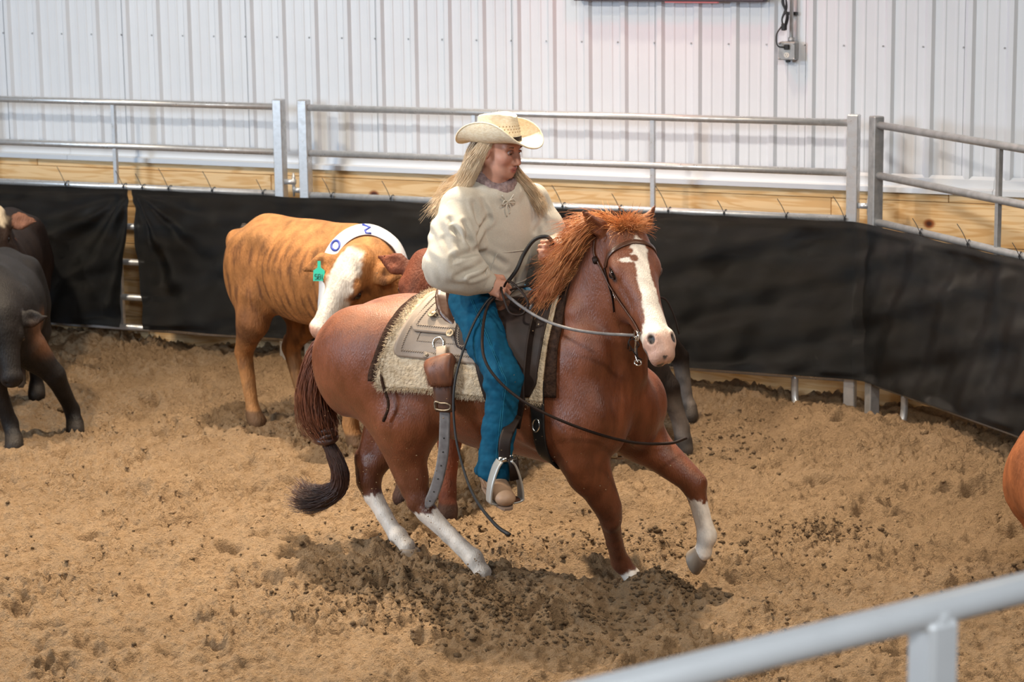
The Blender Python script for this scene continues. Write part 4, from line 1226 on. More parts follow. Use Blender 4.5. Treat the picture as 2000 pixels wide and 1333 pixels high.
# fenders, stirrups, cinch
drape_panel('fender', itp([30, 70, 100, 118], [.16, .16, .22, .30]), itp([30, 70, 100, 118], [.38, .40, .41, .38]), -118, -30, .060, .006, M['leather_dark'], sad, 24, 40)  # near side darker than the far one: its shade is put into the colour
drape_panel('fender', itp([30, 70, 100, 118], [.16, .14, .19, .30]), itp([30, 70, 100, 118], [.40, .44, .44, .40]), 30, 118, .060, .006, M['leather_brown'], sad, 24, 40)
def stirrup(c_, d_, hang):
    d_ = np.asarray(d_, float); d_ = d_/np.linalg.norm(d_); w_ = np.cross([0, 0, 1.0], d_); w_ /= np.linalg.norm(w_); u_ = np.array([0, 0, 1.0]); c_ = np.asarray(c_, float)
    pr = [(-.020, .155), (-.040, .125), (-.062, .06), (-.070, .0), (-.062, -.018), (0, -.024), (.062, -.018), (.070, .0), (.064, .06), (.045, .125), (.022, .155)]
    P = spline([c_ + w_*a + u_*b for a, b in pr], 40)
    nr_ = P - (c_+u_*.05); nr_ -= d_*(nr_ @ d_)[:, None]; nr_ /= np.linalg.norm(nr_, axis=1)[:, None]
    o = MB().tube(P, .030, 8, flat=(nr_, .17)).build('stirrup', M['stirrup'], sad)
    MB().tube([P[17]+u_*.004, P[23]+u_*.004], .030, 8, flat=((0, 0, 1), .25)).build('tread', M['leather_brown'], o)
    MB().tube([c_+w_*-.026+u_*.157, c_+w_*.028+u_*.157], .012, 10).build('bolt', M['silver'], o)
    h_ = spline([c_+u_*.150, c_+u_*.21+(np.asarray(hang)-c_)*.1, np.asarray(hang)], 10)
    MB().tube(h_, .026, 8, flat=(w_*.3+np.array([0, np.sign(c_[1]), 0]), .16)).build('stirrup_leather', M['leather_dark'], sad)
    hb = MB().tube([c_+w_*.040+u_*.07+d_*.012, c_+w_*.036+u_*.12+d_*.016, c_+w_*.03+u_*.165+d_*.016], .022, 8, flat=(d_, .15)).build('hobble_strap', M['leather_dark'], sad)
    bk = c_+w_*.03+u_*.168+d_*.022
    MB().tube([bk+w_*a+u_*b for a, b in ((-.013, -.010), (.013, -.010), (.013, .010), (-.013, .010))], .0024, 6, closed=True).build('hobble_buckle', M['silver'], hb)
M['stirrup'] = mat('stirrup_metal', (.50, .50, .48), .45, .5, col2=(.40, .40, .38), nscale=15)
stirrup((.392, -.468, .482), (.745, -.61, -.05), (.385, -.355, .80))
stirrup((.41, .465, .482), (.9, .42, -.05), (.36, .355, .80))
drape_panel('cinch', itp([70, 175], [.400, .43]), itp([70, 175], [.462, .49]), -176, -76, .010, .010, M['black_strap'], sad, 10, 50)
for (x, ph, r_) in ((.43, -80, .022), (.44, -118, .026)):
    p = drape(x, ph, .030)
    MB().tube([p + r_*np.array([.6*math.cos(a), .12*math.sin(a), math.sin(a)]) for a in np.linspace(0, 2*math.pi, 20, endpoint=False)], .0035, 8, closed=True).build('cinch_ring', M['silver'], sad)
settle(sad)

# ---- bridle
P0, A, N_, S_ = HEAD
bri = hroot('bridle', P0, 'brown leather bridle with silver bit on the horse head', 'bridle')
def hring(t_, al, off, nc=-.075):
    """points round the head at distance t_ from the poll, al degrees from the forehead (negative = near side)"""
    al = np.radians(np.asarray(al, float)); c_ = P0 + (A*t_ + N_*nc)*1.02 if np.isscalar(t_) else P0 + (A*np.asarray(t_)[:, None] + N_*nc)*1.02
    D_ = N_*np.cos(al)[:, None] + S_*np.sin(al)[:, None]
    C_ = np.broadcast_to(c_, D_.shape)
    return C_ + D_*(cast(C_, D_, .03, .2, 120)+off)[:, None], D_
al = np.linspace(-95, 95, 30)
P, D_ = hring(np.interp(np.abs(al), [0, 95], [.085, .115]), al, .005)
MB().tube(P, .0105, 8, flat=(D_, .3)).build('browband', M['leather_brown'], bri)
for sg in (-1, 1):
    tt = np.array([-.015, .03, .08, .115, .18, .26, .34, .40, .455]); aa = sg*np.array([88, 100, 104, 108, 118, 116, 110, 104, 96])
    P, D_ = hring(tt, aa, .006)
    P = spline(P, 30); Dn = spline(D_, 30)
    MB().tube(P, .0085, 8, flat=(Dn, .3)).build('cheek_strap', M['leather_brown'], bri)
    P2, D2 = hring(np.array([.115, .17, .22, .26]), sg*np.array([99, 118, 132, 148]), .006)
    MB().tube(spline(P2, 14), .0065, 8, flat=(spline(D2, 14), .3)).build('throat_latch', M['leather_dark'], bri)
    k_ = P[6]; MB().tube([k_+A*.012+D_[3]*.004, k_-A*.012+D_[3]*.004], .012, 8).build('rosette', M['leather_dark'], bri)
    bb = P[17]+D_[5]*.004
    MB().tube([bb+A*a_+np.cross(A, D_[5])*b_ for a_, b_ in ((-.02, -.009), (.02, -.009), (.02, .009), (-.02, .009))], .0026, 6, closed=True).build('cheek_buckle', M['silver'], bri)
    # bit: ring, curved shank, knotted ties
    m_ = P[-1] + D_[-1]*.006
    bit = MB().tube([m_ + .022*(A*math.cos(a)+N_*math.sin(a)) - N_*.02 for a in np.linspace(0, 2*math.pi, 18, endpoint=False)], .0034, 7, closed=True)
    sh = spline([m_ - N_*.02, m_ + A*.015 - N_*.045, m_ + A*.045 - N_*.080, m_ + A*.085 - N_*.085], 14)
    bit.tube(sh, .0038, 7); bit.tube([m_ + S_*sg*.002, m_ - S_*sg*.05], .006, 8)
    bt = bit.build('bit', M['silver'], bri)
    rr = sh[-1]
    MB().tube([rr + .014*(A*math.cos(a)+S_*math.sin(a)) for a in np.linspace(0, 2*math.pi, 14, endpoint=False)], .003, 6, closed=True).build('rein_ring', M['silver'], bt)
    for q in range(5):
        st_ = m_ - N_*.03 + A*(-.015+.01*q) + fr_.normal(0, .004, 3)
        MB().tube(spline([st_, st_+np.array([0, 0, -.03])+fr_.normal(0, .010, 3)+D_[-1]*.01, st_+np.array([0, 0, -.065-.02*q % .03])+fr_.normal(0, .014, 3)], 8), .0028, 6).build('leather_tie', M['leather_dark'], bri)
tt = np.linspace(-88, -272, 14)
P = np.array([P0 + (A*(-.015) + N_*-.075)*1.02 + (N_*math.cos(math.radians(a))*.098 + S_*math.sin(math.radians(a))*.082) + A*(-.025*math.sin(math.radians((a+88)/-184*180))) for a in tt])
MB().tube(P, .0095, 8, flat=(P-P0, .3)).build('crown_strap', M['leather_brown'], bri)
# loose end on the far cheek
e_ = P0 + (A*.28 + N_*-.09 + S_*.085)*1.02
MB().tube(spline([e_, e_+np.array([.02, .03, -.02]), e_+np.array([.045, .05, -.09]), e_+np.array([.06, .06, -.16])], 12), .005, 6, flat=((1, 0, 0), .4)).build('loose_strap', M['leather_dark'], bri)
settle(bri)
# ------------------------------------------------------------------ the rider
M['skin'] = mat('skin', rough=.5, attr=True, amount=.10, nscale=30, bump=.08, bscale=300, bdist=.001, spec=.4)
M['sweat'] = mat('oatmeal_sweatshirt', (.55, .515, .445), .92, col2=(.50, .465, .40), nscale=160, spec=.15, bump=.25, bscale=420, bdist=.002)
M['denim'] = mat('teal_denim', (.003, .080, .155), .85, col2=(.002, .055, .11), nscale=26, spec=.2, bump=.3, bscale=500, bdist=.001)
M['denim_seam'] = mat('denim_seam', (.012, .12, .19), .85, spec=.2)
M['hair_blonde'] = mat('blonde_hair', (.74, .60, .42), .42, col2=(.55, .39, .23), nscale=22, spec=.5)
M['straw'] = mat('straw_hat', (.82, .74, .58), .7, col2=(.70, .58, .40), nscale=70, stretch=(1, 1, 2.2), bump=.7, bscale=150, bdist=.003, spec=.25)
M['straw_dark'] = mat('straw_pattern', (.30, .17, .06), .75)
M['scarf'] = mat('paisley_scarf', (.20, .14, .14), .85, col2=(.36, .27, .26), nscale=70, spec=.1)
M['boot'] = mat('tan_boot_leather', (.42, .27, .17), .55, col2=(.34, .21, .13), nscale=14)
M['sole'] = mat('boot_sole', (.25, .17, .12), .7)
M['lace'] = mat('cotton_lace', (.58, .54, .46), .9)
M['eyewhite'] = mat('eye_white', (.36, .31, .29), .2)
M['iris'] = mat('iris_dark', (.03, .018, .012), .1)
M['brow'] = mat('eyebrow', (.16, .09, .05), .8)

rider = hroot('person', (.04, 0, 1.22), 'rider in cream sweatshirt, teal jeans and straw hat, holding reins on horseback', 'person')
# torso turned to the right
TF = np.array([.883, -.47, 0]); TL = np.array([.47, .883, 0]); UP = np.array([0, 0, 1.0])
Rt = np.array([TF, TL, UP])
shR, elR, wrR = np.array([.030, -.165, 1.615]), np.array([.045, -.315, 1.395]), np.array([.170, -.222, 1.322])
shL, elL, wrL = np.array([.190, .150, 1.605]), np.array([.285, .185, 1.375]), np.array([.350, .040, 1.425])
hipR, knR, anR = np.array([.045, -.10, 1.20]), np.array([.325, -.340, .945]), np.array([.310, -.405, .575])
hipL, knL, anL = np.array([.055, .10, 1.20]), np.array([.35, .345, .945]), np.array([.32, .40, .575])
HC = np.array([.134, -.015, 1.864])
hf = np.array([.97, -.10, -.22]); hf /= np.linalg.norm(hf); hl = np.cross(UP, hf); hl /= np.linalg.norm(hl); hu = np.cross(hf, hl)
RH = np.array([hf, hl, hu])
def fp(f, l, u): return HC + hf*f + hl*l + hu*u

def hand(s_, w, d, n, sgn):
    """w wrist, d toward the knuckles, n back of hand, sgn +1 if the thumb lies on cross(n,d) side"""
    d = d/np.linalg.norm(d); n = n - d*(n @ d); n /= np.linalg.norm(n); t_ = np.cross(n, d)*sgn
    pc = w + d*.050
    s_.ell(pc, (.046, .040, .018), np.array([d, t_, n]), k=.012)
    s_.cone(w - d*.03, w + d*.015, .024, .025, k=.015, flat=(n, .78))
    for i, off in enumerate((.030, .010, -.010, -.029)):
        L = (.042, .047, .044, .035)[i]
        b = w + d*(.084 - (.002, 0, .003, .010)[i]) + t_*off + n*.004
        a1 = b + d*L*.62 - n*L*.78
        a2 = a1 - d*.021 - n*.020
        a3 = a2 - d*.023 + n*.010
        s_.chain([b - d*.012, b, a1], [.0105, .0112, .0100], k=.004)
        s_.chain([a1, a2, a3], [.0100, .0092, .0080], k=.003)
    tb = w + d*.022 + t_*.034 - n*.006
    t1 = w + d*.060 + t_*.052 - n*.024; t2 = w + d*.088 + t_*.040 - n*.038; t3 = w + d*.108 + t_*.022 - n*.043
    s_.chain([tb, t1, t2, t3], [.0150, .0125, .0112, .0088], k=.008)

b = SDF((-.12, -.50, .48), (.50, .50, 2.0), .0042)
# head
b.ell(fp(-.016, 0, .038), (.094, .076, .084), RH, k=.03)
b.ell(fp(.026, 0, -.030), (.060, .058, .084), RH, k=.03)
b.ell(fp(.034, 0, -.084), (.050, .045, .034), RH, k=.03)
b.ell(fp(.070, 0, -.104), (.018, .020, .015), RH, k=.02)
for y in (-1, 1):
    b.ell(fp(.055, y*.038, -.034), (.028, .022, .024), RH, k=.02)
    b.cone(fp(.076, y*.012, .020), fp(.066, y*.048, .018), .012, .011, k=.015)
    b.ell(fp(.089, y*.030, -.003), (.013, .018, .011), RH, k=.010, op='sub')
    b.ell(fp(.092, y*.012, -.048), (.011, .008, .008), RH, k=.008)
    b.ell(fp(-.012, y*.076, -.018), (.020, .008, .030), RH, k=.012)
    b.cone(fp(-.02, y*.055, -.06), fp(.055, y*.024, -.098), .014, .012, k=.02)
b.chain([fp(.082, 0, .008), fp(.098, 0, -.024), fp(.107, 0, -.041)], [.0085, .0100, .0115], k=.012)
b.ell(fp(.085, 0, -.069), (.011, .024, .0075), RH, k=.010)
b.ell(fp(.083, 0, -.084), (.011, .021, .0080), RH, k=.010)
b.cone(fp(.100, -.022, -.0765), fp(.100, .022, -.0765), .0028, .0028, k=.005, op='sub')
b.cone(fp(-.018, 0, -.07), HC + np.array([-.035, .01, -.20]), .050, .056, k=.03)
# trunk and limbs inside the clothes
b.ell((.085, 0, 1.52), (.10, .15, .15), Rt, k=.05); b.ell((.06, 0, 1.33), (.09, .135, .15), Rt, k=.05); b.ell((.05, 0, 1.215), (.11, .15, .07), k=.05)
b.cone(shR, shL, .055, .055, k=.04); b.cone((.10, 0, 1.60), HC + np.array([-.035, .01, -.16]), .06, .055, k=.04)
for (sh, el, wr) in ((shR, elR, wrR), (shL, elL, wrL)):
    b.chain([sh, el, wr], [.048, .040, .026], k=.02)
for (hp_, kn, an) in ((hipR, knR, anR), (hipL, knL, anL)):
    b.chain([hp_, kn, an], [.085, .055, .036], k=.03)
hand(b, wrR, np.array([.70, .42, -.42]), np.array([.25, -.80, .45]), 1)
hand(b, wrL, np.array([.42, -.84, .22]), np.array([.84, .42, -.1]), 1)
V, F = b.mesh(2)
Lc = (V-HC) @ RH.T
skin = np.array([.56, .285, .20])
C = skin*(1+.05*hash3(V, 25)[:, None])
def tint(k_, col_):
    global C
    C = C*(1-k_[:, None]) + np.asarray(col_)*k_[:, None]
hd = V[:, 2] > 1.70
for y in (-1, 1):
    tint(.45*hd*sstep(1.2, .2, np.sqrt(((Lc[:, 0]-.06)/.04)**2+((Lc[:, 1]-y*.042)/.026)**2+((Lc[:, 2]+.042)/.026)**2)), (.55, .20, .15))
    tint(.35*hd*sstep(1.2, .5, np.sqrt(((Lc[:, 0]-.08)/.03)**2+((Lc[:, 1]-y*.030)/.022)**2+((Lc[:, 2]+.002)/.016)**2)), (.25, .10, .075))
tint(.8*hd*(Lc[:, 0] > .07)*sstep(1.15, .75, np.hypot(Lc[:, 1]/.023, (Lc[:, 2]+.0765)/.0145)), (.42, .13, .11))
tint(.7*hd*(Lc[:, 0] > .07)*sstep(1.1, .5, np.hypot(Lc[:, 1]/.022, (Lc[:, 2]+.0765)/.0025)), (.12, .03, .03))
body = mesh('body', V, F, M['skin'], rider, col=C)
def ball(c_, r_, n1=10, n2=16, R_=None, sc=(1, 1, 1)):
    R_ = np.eye(3) if R_ is None else R_
    U = [np.asarray(c_) + R_.T @ (np.array([math.sin(math.pi*i/n1)*math.cos(2*math.pi*j/n2), math.sin(math.pi*i/n1)*math.sin(2*math.pi*j/n2), math.cos(math.pi*i/n1)])*r_*np.array(sc)) for i in range(n1+1) for j in range(n2)]
    Fe = [(i*n2+j, (i+1)*n2+j, (i+1)*n2+(j+1) % n2, i*n2+(j+1) % n2) for i in range(n1) for j in range(n2)]
    return U, Fe
for y in (-1, 1):
    c_ = fp(.0718, y*.030, -.003)
    e = mesh('eye', *ball(c_, .0118), M['eyewhite'], body)
    look = hf*.95 + hu*-.15; look = look/np.linalg.norm(look)
    mesh('iris', *ball(c_ + look*.0052, .0080), M['iris'], body)
    lid = [fp(.0862-abs(q)*.004-.002, y*(.030+.017*q), .0020-.006*q*q) for q in np.linspace(-1, 1, 9)]
    MB().tube(lid, [.0015, .0034, .0046, .0054, .0056, .0054, .0046, .0034, .0015], 8).build('eyelid', mat('lid', (.30, .14, .10), .5), body)
    MB().tube([p_ - hu*.0035 + hf*.002 for p_ in lid], .0010, 5).build('lashes', M['brow'], body)
    br_ = [fp(.0885-abs(q-.1)*.012, y*(.030+.021*q), .022+.004*q-.005*q*q) for q in np.linspace(-1, 1, 9)]
    MB().tube(br_, [.001, .0024, .003, .0032, .003, .0027, .0024, .0018, .0008], 6).build('eyebrow', M['brow'], body)

# ---- sweatshirt
w = SDF((-.22, -.50, 1.15), (.52, .42, 1.82), .0052)
w.ell((.055, 0, 1.345), (.145, .185, .165), Rt, k=.05)
w.ell((.085, 0, 1.515), (.142, .190, .185), Rt, k=.08)
w.cone(shR + TF*-.01, shL + TF*-.01, .078, .078, k=.06)
w.ell((.040, -.0, 1.262), (.135, .172, .055), Rt, k=.035)
nb = np.array([.098, 0, 1.685])
for i in range(14):
    a0, a1 = 2*math.pi*i/14, 2*math.pi*(i+1)/14
    f0 = lambda a: nb + TF*math.cos(a)*.078 + TL*math.sin(a)*.088 + UP*(-.030*math.cos(a))
    w.cone(f0(a0), f0(a1), .026, .026, k=.03)
w.ell(nb - TF*.105 + UP*-.025, (.060, .115, .065), Rt, k=.04)          # hood lying on the back
w.ell(nb - TF*.075 + UP*.02, (.05, .09, .05), Rt, k=.04)
w.chain([shR, shR*.55+elR*.45, elR, elR*.5+wrR*.5, wrR], [.083, .098, .098, .084, .050], k=.04)
w.ell(elR + np.array([.02, .01, -.035]), (.075, .07, .065), k=.04)
w.cone(wrR*.9+elR*.1, wrR + (wrR-elR)*.10, .040, .037, k=.012)
w.chain([shL, shL*.5+elL*.5, elL, elL*.45+wrL*.55, wrL], [.080, .086, .085, .072, .052], k=.04)
w.cone(wrL*.9+elL*.1, wrL + (wrL-elL)*.06, .044, .042, k=.012)
# folds: ridges running from the armpit and along the sleeve
for a_, b_, r_ in (((.035, -.235, 1.575), (.115, -.20, 1.40), .018), ((.06, -.20, 1.61), (.135, -.165, 1.46), .015), ((.0, -.33, 1.50), (.10, -.335, 1.40), .016),
                   ((.02, -.375, 1.42), (.115, -.315, 1.325), .016), ((.06, -.36, 1.345), (.135, -.285, 1.305), .014), ((.10, -.325, 1.375), (.165, -.255, 1.345), .012),
                   ((.13, -.12, 1.33), (.20, -.04, 1.29), .014), ((.24, .24, 1.52), (.30, .12, 1.47), .014), ((.27, .25, 1.43), (.34, .14, 1.40), .013)):
    w.cone(a_, b_, r_, r_*.6, k=.035)
w.ell(nb + UP*.055 + TF*.01, (.060, .072, .085), Rt, k=.012, op='sub')           # neck opening
w.cone(wrR + (wrR-elR)*.08, wrR + (wrR-elR)*.5, .031, .033, k=.004, op='sub')
w.cone(wrL + (wrL-elL)*.04, wrL + (wrL-elL)*.5, .034, .036, k=.004, op='sub')
w.ell((.045, 0, 1.195), (.150, .20, .030), Rt, k=.008, op='sub')
V, F = w.mesh(2)
Nn = normals(V, F)
arm = np.clip(np.abs((V-np.array([.09, 0, 1.5])) @ TL)/.2-.7, 0, 1)
ang = np.arctan2(V[:, 2]-1.45, V[:, 1])
wav = V + .03*np.stack([hash3(V, 9), hash3(V+3, 9), hash3(V+7, 9)], 1)
V = V + Nn*(.0030*hash3(wav*np.array([1, 1, .30]), 17) + .0035*arm*np.sin(wav[:, 2]*70+wav[:, 0]*55+wav[:, 1]*20)*(hash3(V, 8) > -.2))[:, None]
CR = [((.118, -.285, 1.575), (.140, -.285, 1.475), .012, .013), ((.140, -.235, 1.51), (.146, -.140, 1.575), .014, .013), ((.108, -.195, 1.645), (.140, -.212, 1.55), .009, .012),
      ((.085, -.325, 1.55), (.140, -.285, 1.495), .011, .012), ((.058, -.309, 1.59), (.117, -.322, 1.506), .008, .012), ((.120, -.375, 1.44), (.158, -.255, 1.457), .012, .013),
      ((.135, -.380, 1.368), (.195, -.262, 1.410), .012, .013), ((.060, -.358, 1.515), (.117, -.387, 1.43), .008, .013), ((.127, -.145, 1.648), (.150, -.140, 1.575), .007, .012),
      ((.170, -.340, 1.355), (.205, -.252, 1.376), .010, .010), ((.280, .098, 1.55), (.256, .070, 1.50), .009, .011), ((.260, .099, 1.615), (.290, .094, 1.52), .008, .012),
      ((.150, -.132, 1.42), (.190, -.080, 1.375), .007, .014), ((.172, -.02, 1.60), (.192, .03, 1.48), .004, .02), ((.165, -.10, 1.50), (.205, .02, 1.46), .005, .018)]
for (a_, b_, dp_, wd_) in CR:
    a_ = np.array(a_); b_ = np.array(b_); ba_ = b_-a_
    t_ = (V-a_) @ ba_/(ba_ @ ba_); tc_ = np.clip(t_, 0, 1)
    dd_ = np.linalg.norm(V-a_-tc_[:, None]*ba_, axis=1)
    tp_ = np.sqrt(np.clip(1-((tc_-.5)/.62)**2, 0, 1))
    V = V + Nn*(tp_*dp_*(.55*np.exp(-((dd_-wd_*1.9)/wd_)**2) - np.exp(-(dd_/wd_)**2)))[:, None]
sw = mesh('sweatshirt', V, F, M['sweat'], rider)
# hem and cuff ribs, pouch pocket, lace
def ring_on(field, c_, d_, n_, off, r1=.35):
    d_ = d_/np.linalg.norm(d_); a_ = np.cross(d_, UP); a_ = a_/np.linalg.norm(a_) if np.linalg.norm(a_) > .2 else np.array([1.0, 0, 0]); b_ = np.cross(d_, a_)
    out = []
    for t_ in np.linspace(0, 2*math.pi, n_, endpoint=False):
        v_ = math.cos(t_)*a_+math.sin(t_)*b_
        for r_ in np.arange(.01, r1, .003):
            q = c_+v_*r_; i = np.clip(((q-field.lo)/field.h).astype(int), 0, field.n-1)
            if field.v[tuple(i)] > 0: break
        out.append(c_+v_*(r_+off))
    return np.array(out)
def smooth_ring(R_, it=2):
    for _ in range(it): R_ = .25*np.roll(R_, 1, 0)+.5*R_+.25*np.roll(R_, -1, 0)
    return R_
for zz in (1.232, 1.285):
    MB().tube(smooth_ring(ring_on(w, np.array([.045, 0, zz]), UP, 48, -.001)), .0030, 6, closed=True).build('hem_seam', M['sweat'], sw)
for (wr, el) in ((wrR, elR), (wrL, elL)):
    dd = wr-el
    MB().tube(smooth_ring(ring_on(w, wr - dd*.10, dd, 24, -.002)), .0045, 6, closed=True).build('cuff_seam', M['sweat'], sw)
def on_front(f, l, z, off=.002):
    base_ = np.array([.07, 0, z]); v_ = TF*f + TL*l; c_ = np.array([.07, 0, z]) + TL*l
    for r_ in np.arange(.01, .35, .002):
        q = c_+TF*r_; i = np.clip(((q-w.lo)/w.h).astype(int), 0, w.n-1)
        if w.v[tuple(i)] > 0: break
    return c_+TF*(r_+off)
pk = [on_front(0, l, z) for l, z in ((-.085, 1.30), (-.085, 1.34), (-.055, 1.425), (-.02, 1.428), (.04, 1.428), (.10, 1.426))]
MB().tube(spline(pk, 30), .0022, 6).build('pocket_seam', M['sweat'], sw)
lc0 = on_front(0, .002, 1.640, .004)
lc = MB()
lc.tube(spline([lc0+TL*-.028+UP*.03, lc0+TL*-.008+UP*.008, lc0, lc0+TL*.010+UP*-.025+TF*.004, lc0+TL*.006+UP*-.050+TF*.003], 16), .0028, 6)
lc.tube(spline([lc0+TL*.030+UP*.028, lc0+TL*.010+UP*.006, lc0, lc0+TL*-.012+UP*-.030+TF*.004, lc0+TL*-.008+UP*-.062+TF*.003], 16), .0028, 6)
lc.tube(spline([lc0, lc0+TL*.022+UP*.010+TF*.006, lc0+TL*.034+UP*-.006+TF*.004, lc0+TL*.012+UP*-.004+TF*.006, lc0], 16), .0028, 6)
lc.tube(spline([lc0, lc0+TL*-.020+UP*.008+TF*.006, lc0+TL*-.028+UP*-.010+TF*.004, lc0+TL*-.01+UP*-.004+TF*.006, lc0], 16), .0028, 6)
lc.build('neck_lace', M['lace'], sw)

# ---- scarf at the throat
sc_ = SDF((-.05, -.16, 1.60), (.28, .16, 1.82), .005)
for i in range(16):
    a0, a1 = 2*math.pi*i/16, 2*math.pi*(i+1)/16
    f0 = lambda a: nb + UP*.032 + TF*(math.cos(a)*.064) + TL*math.sin(a)*.066 + UP*(-.030*math.cos(a)+.008*math.sin(3*a))
    sc_.cone(f0(a0), f0(a1), .024, .024, k=.02)
sc_.ell(nb+UP*-.012+TF*.078, (.022, .040, .032), Rt, k=.02)
V, F = sc_.mesh(2); mesh('scarf', V + normals(V, F)*(.003*hash3(V, 60))[:, None], F, M['scarf'], rider)

# ---- jeans and boots
j = SDF((-.16, -.52, .50), (.50, .52, 1.36), .0056)
j.ell((.035, 0, 1.215), (.135, .150, .075), k=.04); j.ell((.05, 0, 1.27), (.10, .14, .06), Rt, k=.04)
for sy, hp_, kn, an in ((-1, hipR, knR, anR), (1, hipL, knL, anL)):
    j.chain([hp_, hp_*.5+kn*.5, kn], [.108, .094, .073], k=.04)
    mid_ = kn*.45+an*.55
    j.chain([kn, mid_, an], [.073, .066, .066], k=.03)
    hem = an + np.array([-.030, sy*.006, -.042])
    j.cone(an, hem, .068, .070, k=.03)
    j.cone(kn+np.array([.0, sy*.03, .03]), kn+np.array([-.05, sy*.05, -.02]), .03, .02, k=.03)
    j.cone(an*.8+kn*.2+np.array([-.03, sy*.02, 0]), an+np.array([.02, sy*.045, .02]), .03, .02, k=.03)
    j.cone(hem+np.array([-.01, 0, -.035]), hem+np.array([.05, -.0, -.105]), .085, .085, k=.006, op='sub')
    j.cone(hem + UP*.015, hem+np.array([0, 0, -.05]), .052, .062, k=.004, op='sub')
V, F = j.mesh(2); Nn = normals(V, F)
V = V + Nn*(.0035*hash3(V*np.array([1, 1, 1.6]), 22) + .0018*hash3(V, 60))[:, None]
je = mesh('jeans', V, F, M['denim'], rider)
def jsurf(c_, v_, off):
    v_ = v_/np.linalg.norm(v_)
    for r_ in np.arange(.01, .2, .002):
        q = c_+v_*r_; i = np.clip(((q-j.lo)/j.h).astype(int), 0, j.n-1)
        if j.v[tuple(i)] > 0: break
    return c_+v_*(r_+off)
for sy, hp_, kn, an in ((-1, hipR, knR, anR), (1, hipL, knL, anL)):
    out = np.array([.35, sy*.9, .15])
    P = [jsurf(hp_*(1-t_)+kn*t_, out+np.array([.2*t_, 0, .35*(1-t_)]), .0015) for t_ in np.linspace(.05, 1, 9)] + [jsurf(kn*(1-t_)+an*t_, out+np.array([.2, 0, -.15]), .0015) for t_ in np.linspace(.12, 1, 8)]
    for o_ in (-.004, .004):
        MB().tube(spline(np.array(P)+np.array([o_, 0, 0]), 60), .0016, 5).build('side_seam', M['denim_seam'], je)
for sy, an, fd in ((-1, anR, np.array([.745, -.61, -.16])), (1, anL, np.array([.9, .42, -.16]))):
    fd = fd/np.linalg.norm(fd); fl = np.cross(UP, fd); fl /= np.linalg.norm(fl); fu = np.cross(fd, fl)
    an = an + np.array([-.012, 0, -.02])
    bs = SDF(an - .24, an + .24, .0048)
    bs.cone(an+UP*.08, an - fu*.01, .046, .042, k=.02)
    bs.chain([an - fu*.012, an + fd*.09 - fu*.038, an + fd*.150 - fu*.046], [.044, .037, .031], k=.03, flat=(fl, 1.12))
    bs.ell(an + fd*.152 - fu*.046, (.040, .042, .027), np.array([fd, fl, fu]), k=.02)
    bs.cone(an - fd*.030 - fu*.03, an - fd*.034 - fu*.055, .033, .032, k=.02)
    V, F = bs.mesh(2)
    h_ = (V-an) @ fu; V = V - fu*np.minimum(h_+.074, 0)[:, None]*.9
    bo = mesh('boot', V, F, M['boot'], rider)
    L_ = []
    for a in np.linspace(0, 2*math.pi, 30, endpoint=False):
        f_ = .058+.138*math.cos(a); wd = (.040 if math.cos(a) > -.2 else .033)*abs(math.sin(a))**.6*math.copysign(1, math.sin(a))
        L_.append(an + fd*f_ + fl*wd - fu*.074)
    n_ = 30
    Vs = L_ + [p_ - fu*.010 for p_ in L_]
    mesh('sole', Vs, [tuple(range(n_)), tuple(range(2*n_-1, n_-1, -1))]+[(i, n_+i, n_+(i+1) % n_, (i+1) % n_) for i in range(n_)], M['sole'], bo, smooth=False)
    st_ = [an + fd*(.118+.030*abs(q)**2*-1) + fl*(.037*q) - fu*(.022+.030*q*q) + fd*.012 for q in np.linspace(-1, 1, 13)]
    MB().tube(st_, .0022, 6).build('toe_welt', M['boot'], bo)

# ---- hair
def hairb(path, rad, k, seed, flat=1.0, r0=.0009, n=16):
    V_, F_ = bundle(path, rad, int(k*1.6), n, seed, r0); return V_, F_
hb = [hairb([fp(-.02, -.070, .045), fp(-.035, -.082, -.02), fp(-.065, -.092, -.085), (.005, -.115, 1.70), (-.035, -.15, 1.64), (-.055, -.19, 1.575)], [.020, .030, .034, .042, .052, .060], 900, 3),
      hairb([fp(.000, -.074, .030), fp(-.022, -.084, -.03), fp(-.040, -.090, -.09), (.030, -.135, 1.70), (.020, -.18, 1.655), (.0, -.205, 1.60)], [.012, .018, .022, .026, .028, .022], 420, 5),
      hairb([fp(-.05, .0, .03), fp(-.085, -.01, -.05), (.0, -.03, 1.72), (-.055, -.07, 1.66), (-.075, -.10, 1.57)], [.05, .06, .06, .06, .05], 700, 7),
      hairb([fp(.000, .072, .035), fp(.012, .082, -.04), fp(.030, .088, -.10), (.215, .085, 1.68), (.255, .085, 1.63), (.290, .075, 1.585)], [.012, .022, .026, .028, .028, .024], 520, 9)]
Vh = []; Fh = []; o_ = 0
for V_, F_ in hb:
    Vh.append(V_); Fh.append(F_+o_); o_ += len(V_)
mesh('hair', np.vstack(Vh), np.vstack(Fh), M['hair_blonde'], rider)

